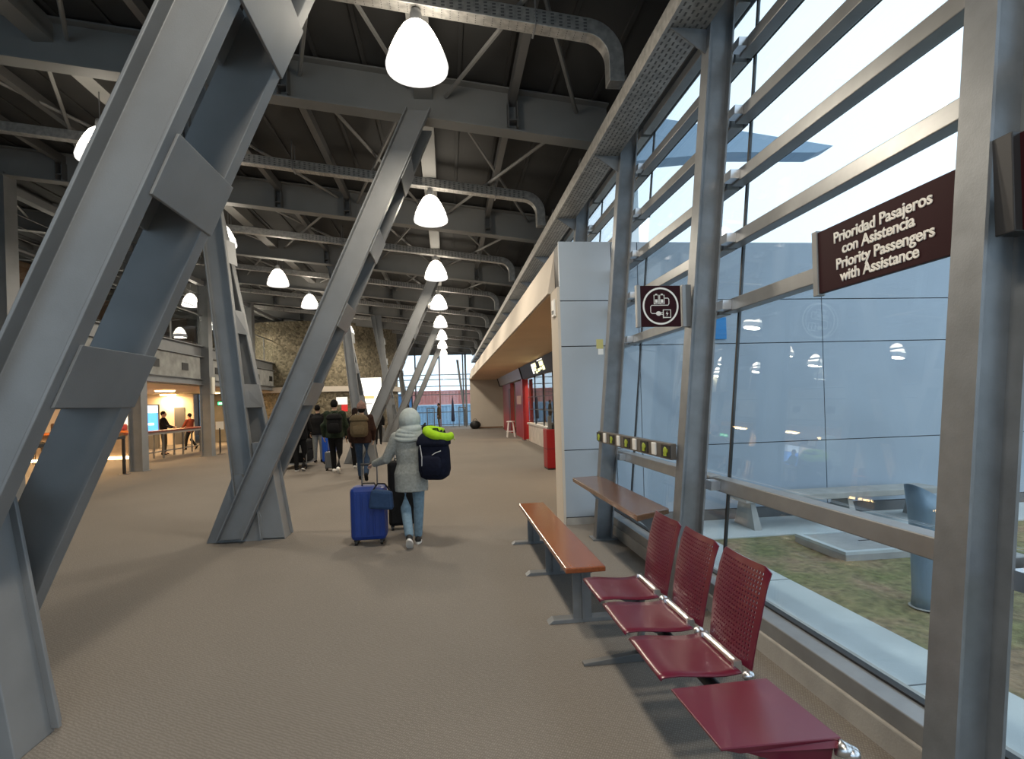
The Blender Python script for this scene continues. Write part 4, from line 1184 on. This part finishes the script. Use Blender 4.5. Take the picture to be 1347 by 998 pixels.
def cloth(name, c, var=.12, vs_=25): return mat(name, c, .9, var=var, vscale=vs_, bump=.25, bscale=120, spec=.15)
GREYC = cloth('grey_wool', (.27, .285, .275), .18, 40)
SCARF = cloth('pale_scarf', (.36, .40, .395), .08)
DENIM = cloth('washed_denim', (.16, .24, .31), .15)
DENIMD = cloth('dark_denim', (.025, .045, .085), .15)
BLK = cloth('black_cloth', (.010, .010, .011), .2)
GREENJ = cloth('dark_green_cloth', (.022, .032, .020), .2)
BROWNJ = cloth('dark_brown_cloth', (.035, .018, .014), .2)
GREYT = cloth('grey_trousers', (.22, .24, .25), .1)
HAIRB = cloth('black_hair', (.008, .007, .007), .2)
BEAN = cloth('knit_beanie', (.21, .13, .11), .3)
WHSH = mat('white_shoe', (.75, .74, .72), .6)

def backpack(label, loc, rz, w, h, d, body, pocket, strap, tilt=0):
    t = thing('backpack', label, 'backpack', loc); t.rotation_euler = (tilt, 0, rz); ORG[t.name] = (0, 0, 0)
    mb = MB(); n = 24
    def sup(a, e=.5): c = math.cos(a); s_ = math.sin(a); return (math.copysign(abs(c) ** e, c), math.copysign(abs(s_) ** e, s_))
    rings = []
    for z, k in ((0, .62), (.06 * h, .88), (.2 * h, 1), (.6 * h, .98), (.82 * h, .88), (.95 * h, .66), (h, .35)):
        rings.append([(w / 2 * k * sup(2 * PI * j / n)[0], d / 2 * k * sup(2 * PI * j / n)[1], z) for j in range(n)])
    mb.loft(rings).build('body', body, t, smooth=True)
    mb = MB(); rings = []
    for z, k in ((.10 * h, .6), (.14 * h, .9), (.3 * h, 1), (.48 * h, .92), (.54 * h, .6)):
        rings.append([(w * .36 * k * sup(2 * PI * j / n)[0], -d * .45 + d * .2 * k * sup(2 * PI * j / n)[1], z) for j in range(n)])
    mb.loft(rings).build('pocket', pocket, t, smooth=True)
    mb = MB(); rings = []
    for z, k in ((.74 * h, 1.06), (.80 * h, 1.07), (.92 * h, .95), (1.0 * h, .7), (1.03 * h, .3)):
        rings.append([(w / 2 * k * sup(2 * PI * j / n)[0], d / 2 * k * sup(2 * PI * j / n)[1], z) for j in range(n)])
    mb.loft(rings).build('flap', pocket, t, smooth=True)
    for q in (-1, 1):
        MB().tube([(q * w * .27, d * .45, .15 * h), (q * w * .30, d * .62, .5 * h), (q * w * .28, d * .72, .85 * h), (q * w * .22, d * .5, 1.03 * h), (q * w * .2, d * .2, .98 * h)], .018, 8, sec=[(-.024, -.006), (.024, -.006), (.024, .006), (-.024, .006)], up=(1, 0, 0)).build('strap', strap, t)
    MB().tube([(-.05, d * .2, h), (-.04, d * .2, h + .04), (.04, d * .2, h + .04), (.05, d * .2, h)], .009, 6).build('grab_handle', strap, t)
    return t

def suitcase(label, loc, rz, w, h, d, m, hm=None, ext=.3, pose_tilt=0, ribs=True):
    t = thing('suitcase', label, 'suitcase', loc); t.rotation_euler = (pose_tilt, 0, rz); ORG[t.name] = (0, 0, 0)
    MB().box(-w / 2, w / 2, -d / 2, d / 2, .06, h).build('shell', m, t, bevel=min(w, d) * .18)
    if ribs:
        for k in range(5):
            x = -w * .34 + w * .17 * k
            MB().box(x - .012, x + .012, -d / 2 - .008, d / 2 + .008, .13, h - .07).build('rib', m, t, bevel=.006)
    for qx in (-1, 1):
        for qy in (-1, 1):
            wh = MB(); wx, wy = qx * w * .36, qy * d * .3
            wh.tube([(wx - .016, wy, .032), (wx + .016, wy, .032)], .032, 14, up=(0, 0, 1)).build('wheel', BLACK, t)
            MB().box(wx - .024, wx + .024, wy - .02, wy + .02, .045, .075).build('wheel_fork', BLACK, t)
    hm = hm or DARKST
    for q in (-1, 1): MB().tube([(q * w * .22, d * .32, h - .02), (q * w * .22, d * .32, h + ext)], .009, 8).build('handle_tube', hm, t)
    MB().tube([(-w * .24, d * .32, h + ext), (w * .24, d * .32, h + ext)], .015, 8).build('grip', BLACK, t)
    MB().tube([(-.08, 0, h - .005), (-.07, 0, h + .03), (.07, 0, h + .03), (.08, 0, h - .005)], .01, 6).build('top_handle', BLACK, t)
    return t

# woman walking away with suitcase
wp = dict(la=((-.315, .05, 1.12), (-.50, .24, 1.045)), ra=((.23, .10, 1.12), (.16, .26, 1.02)), ll=((-.085, .03, .47), (-.03, -.22, .155)), rl=((.08, .10, .48), (.06, .08, .085)), lt=-.7, curl=.9)
wm = person('traveller in grey wool coat, pale hood and jeans pulling a blue suitcase', (-.455, 6.65, 0), 0, 1.60, GREYC, DENIM, mat('black_sneaker', (.015, .015, .016), .6), SCARF, (.5, .33, .25), wp, hem=.70, vox=.009, head='hood', bulk=.015, sole=WHSH, hip=.025)
for ch in wm.children:
    if ch.name.startswith('jacket'): ch.name = 'coat'
NAVY = cloth('navy_bag', (.008, .010, .022), .2)
bpk = backpack('navy black backpack slung on the right shoulder of the traveller in grey', (-.165, 6.47, .80), -.35, .36, .54, .24, NAVY, NAVY, BLK, tilt=.06)
MB().tube([(.03, -.140, .30), (.07, -.138, .325), (.13, -.118, .345)], .005, 6).build('zip', mat('zip_grey', (.5, .5, .5), .4), bpk)
MB().tube([(-.10, -.17, .42), (-.08, -.178, .28), (-.09, -.17, .18)], .006, 6).build('zip', mat('zip_grey', (.5, .5, .5), .4), bpk)
MB().tube([(-.12, .1, .5), (-.17, .13, .60), (-.19, .2, .62)], .02, 8, sec=[(-.03, -.008), (.03, -.008), (.03, .008), (-.03, .008)], up=(0, 1, 0)).build('strap', BLK, bpk)
npw = thing('neck_pillow', 'lime green neck pillow strapped on top of the navy backpack', 'pillow', (-.11, 6.44, 1.33)); ORG[npw.name] = (0, 0, 0)
npw.rotation_euler = (.25, .25, -.3)
MB().tube([(.145 * math.cos(a), .10 * math.sin(a), 0) for a in [(-.35 + 1.7 * k / 18) * PI + PI * .8 for k in range(19)]], [.035 + .022 * math.sin(PI * k / 18) for k in range(19)], 14).build('cushion', cloth('lime_plush', (.30, .52, .02), .1), npw, smooth=True)
MB().tube([(.1, .08, 0), (.16, .07, -.03), (.19, .02, -.04)], .006, 6).build('cord', cloth('lime_plush', (.3, .52, .02)), npw)
BLUE = mat('cobalt_shell', (.002, .028, .20), .5, coat=.1, var=.1, vscale=6)
sc_ = suitcase('large cobalt blue suitcase pulled by the traveller in grey', (-.985, 6.85, 0), .0, .42, .70, .28, BLUE, DARKST, .25)
hb_ = thing('handbag', 'small dark blue bag strapped on the cobalt blue suitcase', 'bag', (-.80, 6.62, .44)); ORG[hb_.name] = (0, 0, 0)
MB().hexa([(-.16, -.07, .03), (.13, -.07, 0), (.13, .07, 0), (-.16, .07, .03), (-.12, -.06, .25), (.12, -.06, .22), (.12, .06, .22), (-.12, .06, .25)]).build('body', cloth('slate_blue_cloth', (.025, .05, .11), .1), hb_, bevel=.03)
MB().tube([(-.1, 0, .24), (-.06, .1, .30), (.02, .12, .29), (.1, 0, .22)], .01, 6).build('strap', BLK, hb_)
suitcase('black suitcase seen between the traveller in grey and the blue suitcase', (-.66, 7.55, 0), .1, .34, .92, .24, BLK, ALU, .18, ribs=False)

# group ahead
P_ = person
P_('traveller in brown jacket, knit beanie and dark jeans carrying a khaki backpack', (-1.92, 12.6, 0), .05, 1.76, BROWNJ, DENIMD, BLK, BEAN, pose=WALK, head='beanie', bulk=.02)
KH = cloth('khaki_canvas', (.105, .08, .048), .12)
backpack('khaki canvas backpack on the traveller in the knit beanie', (-1.94, 12.33, 1.0), .05, .38, .48, .22, KH, KH, cloth('khaki_strap', (.28, .23, .15)), .0)
P_('traveller in dark green jacket, black trousers and white shoes', (-2.85, 14.3, 0), 0, 1.86, GREENJ, BLK, WHSH, HAIRB, pose=dict(WALK, rl=((.085, .05, .48), (.085, -.16, .14)), rt=-.5), head='hair', bulk=.035)
backpack('black backpack on the traveller in the dark green jacket', (-2.80, 14.02, 1.02), 0, .36, .48, .22, BLK, BLK, BLK)
P_('dark dressed traveller with long dark hair between green jacket and beanie', (-2.46, 15.0, 0), 0, 1.64, BLK, cloth('charcoal_cloth', (.02, .02, .022)), WHSH, cloth('brown_hair', (.014, .008, .007)), pose=WALK, head='longhair', bulk=.01)
P_('traveller in black with dark cap pushing the luggage cart', (-3.95, 15.2, 0), 0, 1.74, BLK, BLK, BLK, HAIRB, pose=dict(STAND, la=((-.25, .1, 1.12), (-.22, .34, 1.04)), ra=((.25, .1, 1.12), (.22, .34, 1.04)), rl=((.10, .06, .48), (.10, -.1, .12)), rt=-.4), head='hair', bulk=.03, sole=WHSH)
backpack('black backpack on the traveller pushing the luggage cart', (-3.95, 14.93, 1.02), 0, .36, .46, .22, BLK, BLK, BLK)
P_('traveller in black jacket and grey trousers beside the bright blue suitcase', (-3.95, 17.3, 0), 0, 1.76, BLK, GREYT, BLK, HAIRB, pose=STAND, head='hair', bulk=.04)
P_('traveller with a mustard yellow hat behind the luggage cart', (-4.35, 17.6, 0), 0, 1.68, BLK, BLK, BLK, cloth('mustard_knit', (.62, .32, .03)), pose=STAND, head='beanie', bulk=.02)
suitcase('bright blue suitcase standing beside the traveller in grey trousers', (-3.55, 16.9, 0), 0, .38, .82, .26, mat('bright_blue_shell', (.015, .09, .50), .4), DARKST, .12)
suitcase('slim grey suitcase pulled by the traveller in the dark green jacket', (-3.12, 15.0, 0), 0, .28, .50, .2, mat('grey_shell', (.12, .125, .13), .5), ALU, .42)
P_('dark clothed person half hidden behind the third raking column', (-3.0, 24.2, 0), 0, 1.66, BLK, BLK, BLK, HAIRB, pose=STAND, head='hair', vox=.02)
P_('distant traveller in a long brown coat standing before the far glazing', (-.62, 39.6, 0), PI * .5, 1.74, cloth('coat_brown', (.09, .06, .03)), cloth('tan_trousers', (.12, .09, .05)), BLK, HAIRB, pose=STAND, head='hair', hem=.6, vox=.022)

lc = thing('luggage_cart', 'silver luggage cart loaded with dark bags at the left of the group', 'cart', (-4.2, 16.13, 0))
for x in (-4.55, -3.9):
    MB().tube([(x, 15.63, .12), (x, 15.68, .95), (x, 15.58, 1.05)], .018, 8).build('upright', ALU, lc)
MB().tube([(-4.55, 15.58, 1.05), (-3.9, 15.58, 1.05)], .02, 8).build('push_bar', BLACK, lc)
MB().box(-4.55, -3.9, 15.63, 16.68, .13, .16).build('platform', ALU, lc)
for x, y in ((-4.53, 15.68), (-3.92, 15.68), (-4.22, 16.63)):
    MB().tube([(x - .02, y, .06), (x + .02, y, .06)], .06, 14).build('wheel', BLACK, lc)
MB().box(-4.5, -3.95, 15.65, 15.67, .45, .72).build('advert_board', mat('cart_board', (.4, .42, .42), .5), lc)
for z0, z1, lab, w in ((.16, .48, 'black holdall at the bottom of the luggage cart', .30), (.485, .78, 'dark suitcase lying on top of the holdall on the luggage cart', .27)):
    t = thing('holdall', lab, 'bag', (-4.22, 16.18, z0)); ORG[t.name] = (0, 0, 0)
    MB().box(-w, w, -.42, .42, 0, z1 - z0).build('body', BLK, t, bevel=.06)
    MB().tube([(-.12, -.43, .14), (-.1, -.48, .16), (.1, -.48, .16), (.12, -.43, .14)], .014, 6).build('handle', BLK, t)

# ================================================================== CAFE UNDER THE GALLERY
cf = thing('tall_table', 'long tall table with reddish top and slim dark legs in the cafe', 'table', (-10.5, 23.6, 0))
MB().box(-10.72, -10.28, 19.6, 25.9, .97, 1.02).build('top', mat('table_red', (.20, .04, .03), .35), cf)
MB().box(-10.68, -10.32, 19.7, 25.8, .88, .97).build('apron', mat('apron_grey', (.3, .28, .26), .6), cf)
for y in (19.8, 21.3, 22.8, 24.3, 25.7):
    for x in (-10.69, -10.36): MB().box(x, x + .05, y, y + .05, 0, .88).build('leg', DARKST, cf)
MB().box(-10.52, -10.49, 19.8, 25.7, .22, .26).build('foot_rail', DARKST, cf)
P_('cafe customer in black top and grey trousers at the tall table', (-11.12, 23.0, 0), -1.4, 1.72, BLK, cloth('taupe_cloth', (.10, .08, .06)), BLK, HAIRB, pose=dict(STAND, ra=((.22, .12, 1.14), (.12, .34, 1.08)), la=((-.22, .12, 1.14), (-.12, .34, 1.08))), head='hair', vox=.02)
P_('cafe customer in a red brown jacket leaning on the tall table', (-11.15, 25.3, 0), 1.2, 1.60, cloth('rust_cloth', (.16, .035, .02)), BLK, BLK, HAIRB, pose=dict(WALK, ra=((.22, .14, 1.14), (.10, .36, 1.06)), la=((-.22, .14, 1.14), (-.10, .36, 1.06))), head='hair', vox=.02)
co = thing('cafe_counter', 'long cafe counter with orange wood top and glowing base left of the gallery pillar', 'counter', (-14.4, 21.8, 0))
MB().box(-17.0, -11.6, 21.5, 22.2, .13, .98).build('front', mat('counter_taupe', (.19, .15, .12), .7, var=.15), co)
MB().box(-17.0, -11.5, 21.35, 22.3, .98, 1.05).build('top', mat('counter_orange_wood', (.42, .13, .035), .35), co)
MB().box(-17.0, -11.6, 21.44, 21.5, .02, .11).build('plinth_light', WARMS, co)
for k in range(5):
    x = -12.2 - 1.0 * k
    t = thing('stool', 'dark stool in front of the cafe counter, %s of the row' % names[k], 'stool', (x, 20.9, 0), 'stools at the cafe counter')
    MB().lathe([(.001, .70), (.17, .70), (.17, .75), (.001, .76)], (x, 20.9, 0), 14, True).build('seat', BLACK, t)
    for a in range(4):
        ca, sa = math.cos(a * PI / 2), math.sin(a * PI / 2)
        MB().tube([(x + .1 * ca, 20.9 + .1 * sa, .7), (x + .2 * ca, 20.9 + .2 * sa, 0)], .013, 6).build('leg', BLACK, t)
for k, (x, c_, lab, nm) in enumerate(((-13.9, (.05, .03, .02), 'dark coffee machine on the cafe counter', 'coffee_machine'), (-12.9, (.25, .22, .19), 'grey basket on the cafe counter', 'basket'), (-12.1, (.55, .08, .10), 'pink red bag on the cafe counter', 'shopping_bag'))):
    t = thing(nm, lab, nm.split('_')[-1], (x, 21.8, 1.05)); ORG[t.name] = (0, 0, 0)
    MB().box(-.38 + .08 * k, .38 - .08 * k, -.2, .2, 0, .34 - .05 * k).build('body', mat('item_%d' % k, c_, .5), t, bevel=.05)
    MB().tube([(-.26 + .05 * k, 0, .3 - .05 * k), (-.18, 0, .48 - .05 * k), (.18, 0, .48 - .05 * k), (.26 - .05 * k, 0, .3 - .05 * k)], .025, 8).build('handle', mat('item_%d' % k, c_, .5), t)
bw = thing('menu_wall', 'bright white back panel behind the cafe counter with a shelf of cards above', 'panel', (-15.6, 27.3, 0))
MB().box(-17.0, -14.3, 27.3, 27.4, 1.12, 2.02).build('white_panel', mat('bright_panel', (.85, .86, .82), .5, emit=.35, ecol=(.95, .97, .92)), bw)
MB().box(-17.0, -14.3, 27.2, 27.4, 2.03, 2.16).build('shelf', mat('shelf_taupe', (.3, .27, .25), .6), bw)
for k in range(6):
    x = -16.95 + .44 * k
    MB().box(x, x + .4, 27.28, 27.34, 2.17, 2.48).build('menu_card', [mat('card_red', (.40, .06, .03), .6), WHITE, mat('card_brown', (.15, .06, .04), .6)][k % 3], bw)
MB().box(-17.0, -14.3, 27.3, 27.4, 0, 1.11).build('base_cabinet', mat('shelf_taupe', (.3, .27, .25), .6), bw)
sn = thing('blue_screen', 'bright blue and white advert screen standing in the cafe', 'screen', (-13.6, 26.5, .6))
MB().box(-14.05, -13.2, 26.9, 27.0, .75, 2.05).build('case', DARKST, sn)
MB().box(-14.02, -13.23, 26.885, 26.9, .80, 1.65).build('display', mat('display_blue', (.05, .2, .7), .4, emit=1.0, ecol=(.06, .28, .9)), sn)
MB().box(-14.02, -13.23, 26.885, 26.9, 1.66, 2.0).build('display_header', mat('display_white', (.6, .75, .9), .4, emit=.9, ecol=(.6, .78, 1)), sn)
MB().box(-13.85, -13.4, 26.875, 26.886, 1.1, 1.2).build('display_stripe', mat('display_white', (.6, .75, .9), .4), sn)
MB().box(-14.0, -13.25, 26.88, 27.05, 0, .75).build('stand', DARKST, sn)
for k, (x, y) in enumerate(((-11.5, 15.5), (-11.5, 19.5), (-11.5, 24), (-11.5, 28.5), (-14, 15), (-14, 20), (-14, 25), (-14, 29.5))):
    t = thing('cafe_light', 'warm ceiling light %s, %s of its row' % ('on the tall table side' if k < 4 else 'on the cafe counter side', names[k % 4]), 'lamp', (x, y, 2.5), 'warm cafe ceiling lights')
    MB().lathe([(.001, .02), (.34, .02), (.36, .06), (.34, .095), (.001, .095)], (x, y, 2.5), 24).build('diffuser', WARM, t, smooth=True)
    MB().lathe([(.36, .06), (.38, .07), (.38, .098), (.34, .098)], (x, y, 2.5), 24).build('ring', WHITE, t)
    ld = bpy.data.lights.new('cafe_glow', 'AREA'); ld.shape = 'DISK'; ld.size = .6; ld.energy = 42; ld.color = (1, .66, .34)
    lo = bpy.data.objects.new('cafe_glow', ld); COL.objects.link(lo); lo.parent = t; lo.location = (0, 0, -.01)
struct(MB().box(XL, -13.0, 29.9, 30.0, 0, 2.58).build('wall_cafe', CREAM), 'cream wall at the far end of the cafe')
dw = struct(MB().box(-13.9, -13.4, 29.86, 29.9, 0, 1.9).build('door_1', DARKST), 'narrow dark door in the cream cafe wall')
struct(MB().box(-13.0, -9.4, 31.2, 31.3, 0, 2.6).build('wall_exit', mat('dim_lining', (.13, .12, .10), .8)), 'dark wall below the green exit sign')
ex = thing('exit_sign', 'small green lit exit sign in the dark passage', 'sign', (-12.0, 31.1, 1.98))
MB().box(-12.3, -11.75, 31.12, 31.2, 1.95, 2.17).build('case', BLACK, ex)
MB().box(-12.27, -11.78, 31.11, 31.12, 1.98, 2.14).build('face', mat('exit_green', (.05, .6, .2), .4, emit=1.2, ecol=(.05, .75, .25)), ex)
MB().box(-12.2, -12.05, 31.105, 31.11, 2.02, 2.10).box(-11.98, -11.85, 31.105, 31.11, 2.04, 2.08).build('mark', mat('exit_mark', (.8, 1, .85), .4, emit=1.0, ecol=(.7, 1, .8)), ex)
# queue barrier and stands in front of the cafe
qb = thing('queue_barrier', 'black inverted U barrier between the near raking column and the gallery pillar', 'barrier', (-8.9, 15, 0))
for y in (12.2, 14.08, 16.25):
    MB().box(-8.93, -8.87, y - .03, y + .03, 0, 1.0).build('post', BLACK, qb)
    MB().lathe([(.001, .02), (.14, .015), (.15, 0)], (-8.9, y, 0), 16).build('foot', BLACK, qb)
MB().box(-8.94, -8.86, 12.2, 16.28, .98, 1.06).build('top_rail', BLACK, qb)
for k, (x, y) in enumerate(((-8.75, 22.3), (-8.45, 22.9))):
    t = thing('queue_post', 'black queue post %s the gallery pillar with the white box' % ('just beside', 'a little beyond')[k], 'post', (x, y, 0))
    MB().tube([(x, y, 0), (x, y, 1.0)], .028, 10).build('post', BLACK, t)
    MB().lathe([(.001, .02), (.17, .015), (.18, 0)], (x, y, 0), 16).build('foot', BLACK, t)
    if k == 0: MB().box(x - .14, x + .14, y - .015, y + .015, .95, 1.25).build('notice', mat('notice_pale', (.6, .62, .62), .5), t)
